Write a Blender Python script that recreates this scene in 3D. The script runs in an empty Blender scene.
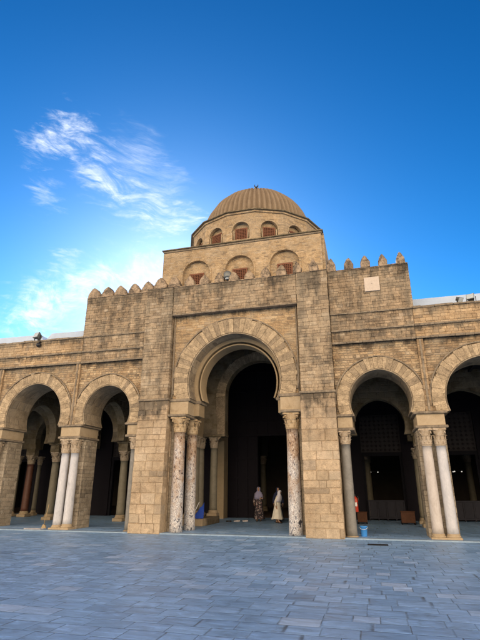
import bpy, bmesh, math, random
from math import sin, cos, pi, sqrt, radians, atan2
from mathutils import Vector, Matrix
random.seed(7)
scene = bpy.context.scene
COL = scene.collection

# ------------------------------------------------------------------ node helpers
class NT:
    def __init__(s, tree):
        s.t = tree; s.n = tree.nodes; s.l = tree.links
    def new(s, kind, **kw):
        n = s.n.new(kind)
        for k, v in kw.items(): setattr(n, k, v)
        return n
    def put(s, sock, v):
        if v is None: return
        if hasattr(v, 'is_output') or isinstance(v, bpy.types.NodeSocket): s.l.new(v, sock)
        else: sock.default_value = v
    def math(s, op, a, b=None, c=None, clamp=False):
        n = s.new('ShaderNodeMath', operation=op); n.use_clamp = clamp
        s.put(n.inputs[0], a); s.put(n.inputs[1], b); s.put(n.inputs[2], c)
        return n.outputs[0]
    def vmath(s, op, a, b=None, scale=None):
        n = s.new('ShaderNodeVectorMath', operation=op)
        s.put(n.inputs[0], a); s.put(n.inputs[1], b)
        if scale is not None: s.put(n.inputs['Scale'], scale)
        return n.outputs['Value'] if op in ('DOT_PRODUCT', 'LENGTH', 'DISTANCE') else n.outputs[0]
    def sep(s, v):
        n = s.new('ShaderNodeSeparateXYZ'); s.put(n.inputs[0], v); return n.outputs
    def comb(s, x, y, z):
        n = s.new('ShaderNodeCombineXYZ')
        s.put(n.inputs[0], x); s.put(n.inputs[1], y); s.put(n.inputs[2], z); return n.outputs[0]
    def mix(s, f, a, b, blend='MIX'):
        n = s.new('ShaderNodeMix', data_type='RGBA', blend_type=blend)
        s.put(n.inputs[0], f); s.put(n.inputs[6], rgba(a)); s.put(n.inputs[7], rgba(b)); return n.outputs[2]
    def mixf(s, f, a, b):
        n = s.new('ShaderNodeMix', data_type='FLOAT')
        s.put(n.inputs[0], f); s.put(n.inputs[2], a); s.put(n.inputs[3], b); return n.outputs[0]
    def noise(s, v, scale, detail=4, rough=.55, dist=0., out=0, dim='3D'):
        n = s.new('ShaderNodeTexNoise', noise_dimensions=dim)
        if dim == '1D': s.put(n.inputs['W'], v)
        else: s.put(n.inputs['Vector'], v)
        n.inputs['Scale'].default_value = scale; n.inputs['Detail'].default_value = detail
        n.inputs['Roughness'].default_value = rough; n.inputs['Distortion'].default_value = dist
        return n.outputs[out]
    def white(s, v, dim='1D', out='Value'):
        n = s.new('ShaderNodeTexWhiteNoise', noise_dimensions=dim)
        s.put(n.inputs['W' if dim == '1D' else 'Vector'], v); return n.outputs[out]
    def ramp(s, f, stops, interp='LINEAR'):
        n = s.new('ShaderNodeValToRGB'); s.put(n.inputs[0], f); r = n.color_ramp; r.interpolation = interp
        while len(r.elements) < len(stops): r.elements.new(.5)
        for e, (p, c) in zip(r.elements, stops):
            e.position = p; e.color = rgba(c if isinstance(c, tuple) else (c, c, c))
        return n.outputs[0]
    def maprange(s, v, a, b, c=0., d=1., smooth=True):
        n = s.new('ShaderNodeMapRange', interpolation_type='SMOOTHSTEP' if smooth else 'LINEAR')
        s.put(n.inputs[0], v)
        for i, q in enumerate((a, b, c, d)): s.put(n.inputs[i + 1], q)
        return n.outputs[0]
    def mapping(s, v, scale=(1, 1, 1), rot=(0, 0, 0), loc=(0, 0, 0)):
        n = s.new('ShaderNodeMapping'); s.put(n.inputs[0], v)
        n.inputs['Location'].default_value = loc; n.inputs['Rotation'].default_value = rot; n.inputs['Scale'].default_value = scale
        return n.outputs[0]

def rgba(c):
    if isinstance(c, tuple) and len(c) == 3: return (*c, 1.)
    return c

def material(name):
    m = bpy.data.materials.new(name); m.use_nodes = True
    t = NT(m.node_tree); t.n.clear()
    out = t.new('ShaderNodeOutputMaterial'); b = t.new('ShaderNodeBsdfPrincipled')
    t.l.new(b.outputs[0], out.inputs[0])
    return m, t, b

def bump(t, b, h, dist, strength=1.):
    n = t.new('ShaderNodeBump'); n.inputs['Distance'].default_value = dist; n.inputs['Strength'].default_value = strength
    t.put(n.inputs['Height'], h); t.l.new(n.outputs[0], b.inputs['Normal'])

def box_uv(t):
    """object-space u along the wall, v up (for faces that look up, v runs in depth)"""
    o = t.new('ShaderNodeTexCoord').outputs['Object']
    g = t.new('ShaderNodeNewGeometry').outputs['True Normal']
    ox, oy, oz = t.sep(o); nx, ny, nz = t.sep(g)
    ax = t.math('ABSOLUTE', nx); ay = t.math('ABSOLUTE', ny); az = t.math('ABSOLUTE', nz)
    side = t.math('GREATER_THAN', ax, ay)
    u = t.mixf(side, ox, t.math('ADD', oy, 3.17))
    flat = t.math('GREATER_THAN', az, .85)
    v = t.mixf(flat, oz, oy)
    u = t.mixf(flat, u, ox)
    return o, u, v

def masonry(name, cols, h=.22, w=.5, grime=0., mortar=(.19, .155, .115), streak=None, rough_amt=1., joint=.014, blackz=None, dark=(.04, .037, .032), wk=1., mk=.5, attr=False, pk=.25):
    """irregular coursed stone: course heights and stone widths vary, each stone its own tone"""
    m, t, b = material(name)
    o, u, v = box_uv(t)
    wob = t.noise(o, 2.2, 2, .5); wob2 = t.noise(o, 9, 2, .6)
    v = t.math('ADD', v, t.math('MULTIPLY', t.math('SUBTRACT', wob, .5), .05 * wk))
    v = t.math('ADD', v, t.math('MULTIPLY', t.noise(v, .9 / h * .33, 1, .5, dim='1D'), h * 1.6))
    v = t.math('ADD', v, t.math('MULTIPLY', t.math('SUBTRACT', wob2, .5), .03 * wk))
    row = t.math('FLOOR', t.math('DIVIDE', v, h))
    fv = t.math('FRACT', t.math('DIVIDE', v, h))
    r1 = t.white(row)
    r2 = t.white(t.math('ADD', row, 71.3))
    ww = t.math('MULTIPLY', t.math('ADD', t.math('MULTIPLY', r1, 1.2), .55), w)
    uu = t.math('DIVIDE', t.math('ADD', t.math('ADD', u, t.math('MULTIPLY', r2, 9.)), t.math('MULTIPLY', wob2, .05 * wk)), ww)
    uu = t.math('ADD', uu, t.math('MULTIPLY', t.noise(uu, .8, 1, .5, dim='1D'), .9))
    cell = t.math('FLOOR', uu); fu = t.math('FRACT', uu)
    rnd = t.white(t.comb(cell, row, 0.), '3D'); rnd2 = t.white(t.comb(cell, row, 5.), '3D')
    if attr:
        rnd = t.new('ShaderNodeAttribute', attribute_name='tint').outputs['Fac']; rnd2 = t.white(t.math('MULTIPLY', rnd, 917.3))
    # distance to the joint in metres
    du = t.math('MULTIPLY', t.math('MINIMUM', fu, t.math('SUBTRACT', 1., fu)), ww)
    dv = t.math('MULTIPLY', t.math('MINIMUM', fv, t.math('SUBTRACT', 1., fv)), h)
    dj = t.math('MINIMUM', du, dv)
    n1 = t.noise(o, 26, 6, .65); n2 = t.noise(o, .55, 3, .6); n3 = t.noise(o, 5.5, 5, .7)
    dj = t.math('ADD', dj, t.math('MULTIPLY', t.math('SUBTRACT', n3, .5), .03))
    mort = t.maprange(dj, joint * .2, joint * 1.3, 1., 0.)
    if attr: mort = 0.; dj = 1.
    c = t.ramp(rnd, [(0., cols[0]), (.35, cols[1]), (.7, cols[2]), (1., cols[3] if len(cols) > 3 else cols[2])])
    c = t.mix(t.maprange(n2, .35, .68, 0., .55), c, tuple(x * .62 for x in cols[0]), 'MIX')
    c = t.mix(.85, c, t.ramp(n3, [(.25, .55), (.5, .95), (.75, 1.3)]), 'MULTIPLY')
    c = t.mix(.6, c, t.ramp(n1, [(.3, .6), (.6, 1.25)]), 'MULTIPLY')
    c = t.mix(t.math('MULTIPLY', t.math('MULTIPLY', mort, t.maprange(t.noise(o, 3.7, 3, .6), .38, .6, .25, 1.)), mk), c, mortar)
    pit = t.noise(o, 48, 3, .7); c = t.mix(t.math('MULTIPLY', t.maprange(pit, .60, .72), .5), c, (.07, .055, .042)); c = t.mix(t.math('MULTIPLY', t.maprange(pit, .38, .27), .35), c, (.55, .50, .42))
    # odd much paler or much darker stones
    c = t.mix(t.math('MULTIPLY', t.math('GREATER_THAN', rnd2, .93), pk), c, (.42, .39, .33))
    c = t.mix(t.math('MULTIPLY', t.math('LESS_THAN', rnd2, .09), .5), c, (.10, .085, .07))
    if grime > 0:
        ox, oy, oz = t.sep(o)
        st = t.noise(t.comb(t.math('MULTIPLY', ox, 1.7), t.math('MULTIPLY', oy, 1.7), t.math('MULTIPLY', oz, .28)), 1.6, 6, .7)
        gm = t.noise(o, 3.1, 7, .72)
        k = t.math('ADD', t.math('MULTIPLY', st, .6), t.math('MULTIPLY', gm, .4))
        lo = .60 - grime * .22
        f = t.maprange(k, lo, lo + .16)
        if blackz:  # runs hang from a ledge: wear that starts at the ledge and thins out below it
            zs = None
            for z0, depth in blackz:
                q = t.math('MULTIPLY', t.math('LESS_THAN', oz, z0), t.maprange(oz, z0 - depth, z0, 0., 1., smooth=False))
                zs = q if zs is None else t.math('MAXIMUM', zs, q)
            f2 = t.maprange(t.math('ADD', k, t.math('MULTIPLY', zs, .22)), .55, .72)
            f = t.math('MAXIMUM', t.math('MULTIPLY', f, .8), t.math('MULTIPLY', f2, t.math('GREATER_THAN', zs, .01)))
        c = t.mix(t.math('MULTIPLY', f, .82), c, dark)
    c = t.mix(t.maprange(t.noise(o, .9, 5, .65), .42, .62, 0., .30), c, (.42, .355, .26))
    t.l.new(c, b.inputs['Base Color']); b.inputs['Roughness'].default_value = .92
    b.inputs['Specular IOR Level'].default_value = .2
    hgt = t.math('ADD', t.math('MULTIPLY', t.maprange(dj, 0., joint * 2.2), .6 * rough_amt), t.math('MULTIPLY', rnd, .35 * rough_amt))
    hgt = t.math('ADD', hgt, t.math('MULTIPLY', n3, .9)); hgt = t.math('ADD', hgt, t.math('MULTIPLY', n1, .5))
    bump(t, b, hgt, .045)
    return m

def voussoir_mat(name, lo, mid, hi, dark):
    m, t, b = material(name)
    o = t.new('ShaderNodeTexCoord').outputs['Object']
    a = t.new('ShaderNodeAttribute', attribute_name='tint').outputs['Fac']
    n1 = t.noise(o, 24, 6, .65); n3 = t.noise(o, 4.5, 5, .7)
    c = t.ramp(a, [(0., dark), (.18, lo), (.55, mid), (1., hi)])
    c = t.mix(.9, c, t.ramp(n3, [(.25, .45), (.5, .95), (.75, 1.35)]), 'MULTIPLY')
    c = t.mix(.8, c, t.ramp(n1, [(.3, .5), (.6, 1.25)]), 'MULTIPLY')
    t.l.new(c, b.inputs['Base Color']); b.inputs['Roughness'].default_value = .9; b.inputs['Specular IOR Level'].default_value = .2
    bump(t, b, t.math('ADD', n3, t.math('MULTIPLY', n1, .6)), .025)
    return m

def mottled(name, stops, s1=3., s2=14., rough=.55, bmp=.006, veins=None, spec=.4, stretch=(1, 1, 1), dist=1.2):
    m, t, b = material(name)
    o = t.mapping(t.new('ShaderNodeTexCoord').outputs['Object'], scale=stretch)
    oi = t.new('ShaderNodeObjectInfo').outputs['Random']
    o = t.vmath('ADD', o, t.comb(t.math('MULTIPLY', oi, 17.), 0., t.math('MULTIPLY', oi, 5.)))
    n1 = t.noise(o, s1, 5, .65, dist); n2 = t.noise(o, s2, 5, .7, .4)
    k = t.math('ADD', t.math('MULTIPLY', n1, .62), t.math('MULTIPLY', n2, .38))
    c = t.ramp(k, stops)
    if veins:
        vn = t.math('ABSOLUTE', t.math('SUBTRACT', t.noise(o, s1 * 1.1, 6, .6, 2.2), .5))
        c = t.mix(t.maprange(vn, 0., .035, .75, 0.), c, veins)
    t.l.new(c, b.inputs['Base Color']); b.inputs['Roughness'].default_value = rough; b.inputs['Specular IOR Level'].default_value = spec
    bump(t, b, t.math('ADD', n1, t.math('MULTIPLY', n2, .5)), bmp)
    return m

def plain(name, col, rough=.7, var=.25, scale=8., metal=0., bmp=.002, spec=.4):
    m, t, b = material(name)
    o = t.new('ShaderNodeTexCoord').outputs['Object']
    n = t.noise(o, scale, 5, .6)
    c = t.mix(1., col, t.ramp(n, [(.25, 1 - var), (.75, 1 + var)]), 'MULTIPLY')
    t.l.new(c, b.inputs['Base Color']); b.inputs['Roughness'].default_value = rough; b.inputs['Metallic'].default_value = metal
    b.inputs['Specular IOR Level'].default_value = spec
    bump(t, b, n, bmp)
    return m

# ------------------------------------------------------------------ palette
TAN = [(0.295, 0.202, 0.118), (0.413, 0.293, 0.173), (0.496, 0.361, 0.216), (0.566, 0.437, 0.275)]
GREYTAN = [(0.244, 0.182, 0.118), (0.342, 0.256, 0.166), (0.427, 0.319, 0.208), (0.537, 0.426, 0.293)]
GOLD = [(0.381, 0.264, 0.149), (0.448, 0.315, 0.18), (0.493, 0.357, 0.207), (0.56, 0.425, 0.261)]
M = {}
M['wall'] = masonry('stone_wall', TAN, h=.10, w=.25, grime=.34, blackz=[(7.12, .5), (8.38, .45), (10.5, .9)])
M['wall_low'] = masonry('stone_lower', TAN, h=.36, w=.62, grime=.10)
M['porch'] = masonry('stone_porch', GREYTAN, h=.10, w=.22, grime=.78, blackz=[(10.45, 1.2), (8.5, .4), (7.15, .3)])
for k_, (nm_, col_, kw_) in enumerate((('facing', TAN, dict(grime=.30, blackz=[(7.6, .3), (8.38, .45)])), ('porch_facing', GREYTAN, dict(grime=.78, blackz=[(10.45, 1.3), (8.36, .3), (7.62, .25)])),
        ('butt_facing', [(.25, .19, .13), (.37, .285, .19), (.44, .345, .235), (.52, .43, .31)], dict(grime=.66, blackz=[(10.45, 1.9)])), ('foot_facing', [(.38, .285, .185), (.46, .355, .24), (.51, .40, .28), (.56, .46, .345)], dict(grime=.30, blackz=[(5.14, 1.2)])))):
    M[nm_] = masonry(nm_, col_, attr=True, **kw_)
M['panel'] = masonry('stone_panel', GOLD, h=.09, w=.24, grime=.12, rough_amt=.6, blackz=[(9.0, .35)])
M['butt'] = masonry('stone_buttress', [(.27, .205, .14), (.36, .278, .19), (.43, .335, .23), (.50, .41, .30)], h=.125, w=.26, grime=.6, blackz=[(10.45, 1.4), (5.2, .8)])
M['butt_low'] = masonry('stone_buttress_low', [(.36, .275, .185), (.45, .35, .24), (.50, .40, .285), (.55, .46, .35)], h=.33, w=.50, grime=.30, joint=.009, wk=2.6, mk=.45, blackz=[(5.1, 1.3)])
M['tower'] = masonry('stone_tower', [(.40, .285, .165), (.45, .325, .19), (.48, .355, .215), (.51, .385, .245)], h=.06, w=.16, grime=.06, mk=.35, rough_amt=.3, joint=.01)
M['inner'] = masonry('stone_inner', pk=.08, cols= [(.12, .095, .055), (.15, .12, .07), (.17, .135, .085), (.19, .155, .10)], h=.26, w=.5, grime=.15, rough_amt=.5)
M['pier'] = masonry('stone_pier', [(.28, .235, .17), (.345, .29, .22), (.39, .335, .255), (.43, .375, .295)], h=.17, w=.34, grime=.05, rough_amt=.6)
M['vous'] = voussoir_mat('stone_voussoir', (.32, .25, .165), (.37, .29, .19), (.42, .33, .22), (.235, .187, .13))
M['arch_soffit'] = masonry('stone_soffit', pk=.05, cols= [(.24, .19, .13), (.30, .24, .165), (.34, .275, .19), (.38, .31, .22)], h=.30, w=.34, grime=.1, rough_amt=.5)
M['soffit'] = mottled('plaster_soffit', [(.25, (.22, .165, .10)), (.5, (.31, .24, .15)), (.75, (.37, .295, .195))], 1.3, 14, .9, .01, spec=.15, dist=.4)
M['mould'] = mottled('stone_moulding', [(.3, (.06, .052, .043)), (.45, (.17, .14, .105)), (.62, (.29, .24, .175)), (.8, (.36, .31, .24))], 2.5, 16, .9, .015, spec=.2)
M['block'] = mottled('stone_block', [(.25, (.20, .15, .095)), (.45, (.35, .275, .18)), (.8, (.46, .38, .27))], 2.0, 18, .9, .012, spec=.2)
M['cap'] = mottled('capital_marble', [(.25, (.13, .095, .06)), (.45, (.34, .27, .19)), (.75, (.52, .46, .38))], 6, 24, .75, .01, spec=.3)
M['cap_gold'] = mottled('capital_ochre', [(.25, (.16, .10, .05)), (.45, (.38, .28, .165)), (.75, (.52, .44, .32))], 4, 20, .75, .01, spec=.3)
M['marble'] = mottled('white_marble', [(.3, (.25, .25, .27)), (.45, (.43, .44, .47)), (.7, (.57, .57, .59))], 2.2, 12, .5, .004, veins=(.42, .43, .46), stretch=(1.3, 1.3, .5))
M['pink'] = mottled('pink_marble', [(.3, (.28, .25, .22)), (.45, (.42, .38, .35)), (.7, (.53, .51, .49))], 2.0, 22, .55, .004, stretch=(1.3, 1.3, .5))
M['granite'] = mottled('grey_granite', [(.25, (.10, .10, .095)), (.5, (.19, .185, .17)), (.8, (.28, .27, .25))], 3, 40, .6, .004)
M['breccia'] = mottled('breccia', [(.30, (.055, .038, .03)), (.43, (.20, .13, .085)), (.47, (.50, .43, .36)), (.53, (.62, .56, .50)), (.57, (.12, .085, .07)), (.65, (.46, .40, .35)), (.78, (.30, .24, .19))], 3.4, 13, .5, .006, dist=2.2, stretch=(1.4, 1.4, .8))
m, t, b = material('worn_breccia')
o = t.new('ShaderNodeTexCoord').outputs['Object']; oz = t.sep(o)[2]
rn = t.new('ShaderNodeObjectInfo').outputs['Random']; o2 = t.vmath('ADD', t.mapping(o, scale=(1.5, 1.5, .8)), t.comb(t.math('MULTIPLY', rn, 23.), 0., 0.))
va = t.noise(o2, 3.4, 6, .62, 2.2); vb = t.noise(o2, 8, 5, .65, 1.6)
kx = t.math('ADD', t.math('MULTIPLY', va, .55), t.math('MULTIPLY', vb, .45)); kx = t.math('ADD', t.math('MULTIPLY', t.math('SUBTRACT', kx, .5), 1.75), .5)
brown = t.ramp(kx, [(.34, (.07, .045, .032)), (.43, (.27, .16, .095)), (.50, (.40, .31, .22)), (.55, (.22, .15, .10)), (.63, (.42, .32, .24)), (.72, (.60, .54, .46))])
white = t.ramp(kx, [(.34, (.03, .03, .04)), (.42, (.26, .27, .31)), (.48, (.60, .59, .58)), (.53, (.66, .65, .64)), (.57, (.10, .09, .10)), (.65, (.52, .50, .50)), (.75, (.36, .28, .22))])
k3 = t.maprange(t.math('ADD', t.math('MULTIPLY', t.noise(o2, 1.6, 6, .7, .8), 2.2), t.math('MULTIPLY', oz, -.20)), .38, 1.0)
c = t.mix(k3, brown, white); t.l.new(c, b.inputs['Base Color']); b.inputs['Roughness'].default_value = .55; bump(t, b, kx, .01)
M['breccia'] = m
M['inner_col'] = mottled('inner_column', [(.25, (.13, .115, .08)), (.5, (.20, .18, .13)), (.8, (.27, .24, .185))], 2, 18, .6, .004)
M['red_col'] = mottled('red_column', [(.25, (.06, .025, .016)), (.5, (.11, .045, .028)), (.8, (.17, .08, .055))], 2, 18, .5, .004)
M['dome'] = mottled('dome_render', [(.25, (.16, .118, .08)), (.5, (.235, .178, .12)), (.8, (.32, .25, .175))], 1.0, 12, .92, .02, spec=.15)
M['trim'] = mottled('dark_trim', [(.3, (.05, .043, .03)), (.5, (.14, .115, .075)), (.7, (.30, .24, .16))], 3, 15, .9, .008, spec=.15)
M['lime'] = plain('limewash', (.44, .54, .70), .85, .08, 2.5, spec=.2, bmp=.01)
M['plaque'] = plain('plaque', (.50, .43, .36), .7, .12, 12)
M['merlon'] = mottled('merlon_stone', [(.36, (.055, .048, .04)), (.46, (.17, .135, .10)), (.55, (.34, .26, .18)), (.75, (.46, .38, .29))], 2.6, 14, .92, .02, spec=.15)
M['wood'] = plain('dark_wood', (.009, .009, .013), .8, .35, 14, spec=.1)
M['wood2'] = plain('carved_wood', (.010, .009, .013), .8, .4, 30, bmp=.01, spec=.1)
M['redwood'] = plain('red_shutter', (.15, .058, .028), .7, .3, 10)
M['shutter_dark'] = plain('shutter_recess', (.09, .034, .018), .8, .3, 10)
M['orangewood'] = plain('orange_wood', (.085, .034, .016), .8, .25, 9)
M['lattice'] = plain('lattice_wood', (.017, .014, .017), .7, .4, 30)
M['ceil'] = plain('ceiling_wood', (.016, .014, .018), .8, .3, 4)
M['iron'] = plain('dark_iron', (.03, .03, .032), .5, .2, 20, .6)
M['grey_metal'] = plain('grey_metal', (.15, .16, .155), .45, .2, 20, .3)
M['glass'] = plain('lamp_glass', (.45, .50, .52), .15, .05, 20)
M['red'] = plain('red_paint', (.42, .04, .015), .35, .08, 8)
M['black'] = plain('black_plastic', (.015, .015, .017), .4, .1, 8)
M['white'] = plain('white_paint', (.75, .75, .73), .4, .05, 8)
M['blue'] = plain('blue_plastic', (.05, .24, .62), .35, .06, 8)
M['navy'] = plain('blue_cloth', (.02, .07, .42), .8, .15, 8)
M['skin'] = plain('skin', (.42, .25, .16), .55, .06, 30)
M['lav'] = plain('lavender_cloth', (.26, .25, .38), .9, .12, 18)
M['palelav'] = plain('pale_lavender', (.62, .61, .68), .9, .1, 18)
M['cream'] = plain('cream_cloth', (.70, .66, .57), .9, .12, 10)
M['navycl'] = plain('navy_cloth', (.016, .022, .06), .9, .15, 12)
M['rag'] = plain('rag', (.38, .38, .40), .9, .2, 12)
M['shoe'] = plain('shoe_leather', (.03, .02, .018), .5, .2, 20)
M['shoepale'] = plain('pale_shoe', (.55, .52, .52), .6, .1, 20)
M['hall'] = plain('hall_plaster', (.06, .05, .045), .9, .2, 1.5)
M['carpet'] = plain('hall_matting', (.10, .06, .04), .95, .25, 5)
M['rope'] = plain('straw', (.35, .26, .14), .9, .2, 30)
m, t, b = material('floral_cloth')
o = t.new('ShaderNodeTexCoord').outputs['Object']
n = t.noise(o, 11, 3, .6, .6); n2 = t.noise(o, 17, 2, .5)
c = t.mix(t.maprange(n, .53, .60), (.022, .02, .026), (.34, .27, .25)); c = t.mix(t.maprange(n2, .60, .66), c, (.14, .05, .05))
t.l.new(c, b.inputs['Base Color']); b.inputs['Roughness'].default_value = .9; M['floral'] = m
m, t, b = material('lamp_bulb')
b.inputs['Emission Color'].default_value = (1, .93, .8, 1); b.inputs['Emission Strength'].default_value = .35; M['bulb'] = m

# paving: running-bond slabs of veined grey-white marble, skylight blue put into the base colour
def paving(name, h=.37, w=.47, base=None, joint=.011, seed=0., big=None):
    m, t, b = material(name)
    o = t.new('ShaderNodeTexCoord').outputs['Object']
    ox, oy, oz = t.sep(o)
    wob = t.noise(o, 1.3, 2, .5)
    v = t.math('ADD', oy, t.math('MULTIPLY', t.math('SUBTRACT', wob, .5), .03))
    v = t.math('ADD', v, t.math('MULTIPLY', t.noise(oy, .7, 1, .5, dim='1D'), .35))
    row = t.math('FLOOR', t.math('DIVIDE', v, h)); fv = t.math('FRACT', t.math('DIVIDE', v, h))
    r1 = t.white(t.math('ADD', row, seed)); r2 = t.white(t.math('ADD', row, seed + 31.7))
    ww = t.math('MULTIPLY', t.math('ADD', t.math('MULTIPLY', r1, .45), .78), w)
    uu = t.math('DIVIDE', t.math('ADD', ox, t.math('MULTIPLY', r2, 13.)), ww)
    uu = t.math('ADD', uu, t.math('MULTIPLY', t.noise(uu, .9, 1, .5, dim='1D'), .8))
    cell = t.math('FLOOR', uu); fu = t.math('FRACT', uu)
    rnd = t.white(t.comb(cell, row, seed), '3D'); rc = t.white(t.comb(cell, row, seed + 3.), '3D', 'Color')
    du = t.math('MULTIPLY', t.math('MINIMUM', fu, t.math('SUBTRACT', 1., fu)), ww)
    dv = t.math('MULTIPLY', t.math('MINIMUM', fv, t.math('SUBTRACT', 1., fv)), h)
    n4 = t.noise(o, 14, 4, .7)
    dj = t.math('ADD', t.math('MINIMUM', du, dv), t.math('MULTIPLY', t.math('SUBTRACT', n4, .5), .016))
    mort = t.maprange(dj, joint * .2, joint * 1.2, 1., 0.)
    vein_v = t.vmath('ADD', t.mapping(o, scale=(.9, 2.6, 1)), t.vmath('SCALE', rc, scale=9.))
    vein = t.noise(vein_v, 2.1, 7, .68, 1.1)
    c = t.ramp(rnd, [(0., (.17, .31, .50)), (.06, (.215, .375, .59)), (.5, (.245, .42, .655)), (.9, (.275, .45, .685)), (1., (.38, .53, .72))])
    c = t.mix(.9, c, t.ramp(vein, [(.28, .55), (.43, .9), (.54, 1.08), (.70, 1.5)]), 'MULTIPLY')
    big_n = t.noise(o, .35, 4, .6)
    c = t.mix(.7, c, t.ramp(big_n, [(.3, .86), (.7, 1.15)]), 'MULTIPLY')
    c = t.mix(t.math('MULTIPLY', t.maprange(t.noise(o, 1.4, 6, .7), .57, .74), .35), c, (.17, .16, .15))
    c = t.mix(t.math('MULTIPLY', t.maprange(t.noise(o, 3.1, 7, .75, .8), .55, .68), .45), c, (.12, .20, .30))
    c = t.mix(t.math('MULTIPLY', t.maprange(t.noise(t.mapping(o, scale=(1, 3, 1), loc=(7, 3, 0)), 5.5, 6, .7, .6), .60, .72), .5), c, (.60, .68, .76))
    c = t.mix(t.math('MULTIPLY', t.math('MULTIPLY', mort, t.maprange(t.noise(o, 2.6, 3, .6), .4, .62, .3, 1.)), .85), c, (.07, .10, .13))
    t.l.new(c, b.inputs['Base Color'])
    b.inputs['Specular IOR Level'].default_value = .45
    t.l.new(t.math('ADD', t.math('MULTIPLY', vein, .25), t.math('ADD', t.math('MULTIPLY', rnd, .16), .30)), b.inputs['Roughness'])
    hh = t.math('ADD', t.math('MULTIPLY', t.maprange(dj, 0., joint * 2.), .5), t.math('MULTIPLY', t.math('ADD', vein, t.math('MULTIPLY', n4, .4)), .25))
    # each slab tips very slightly its own way
    tx, ty, tz = t.sep(rc)
    tilt = t.math('ADD', t.math('MULTIPLY', t.math('SUBTRACT', tx, .5), fu), t.math('MULTIPLY', t.math('SUBTRACT', ty, .5), fv))
    hh = t.math('ADD', hh, t.math('MULTIPLY', tilt, 1.1))
    bump(t, b, hh, .012)
    return m
M['paving'] = paving('court_paving')
M['paving_in'] = paving('gallery_paving', seed=50.)

M['kerb'] = mottled('kerb_stone', [(.25, (.13, .19, .26)), (.5, (.22, .31, .41)), (.8, (.34, .44, .54))], 1.6, 12, .6, .008)
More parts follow.
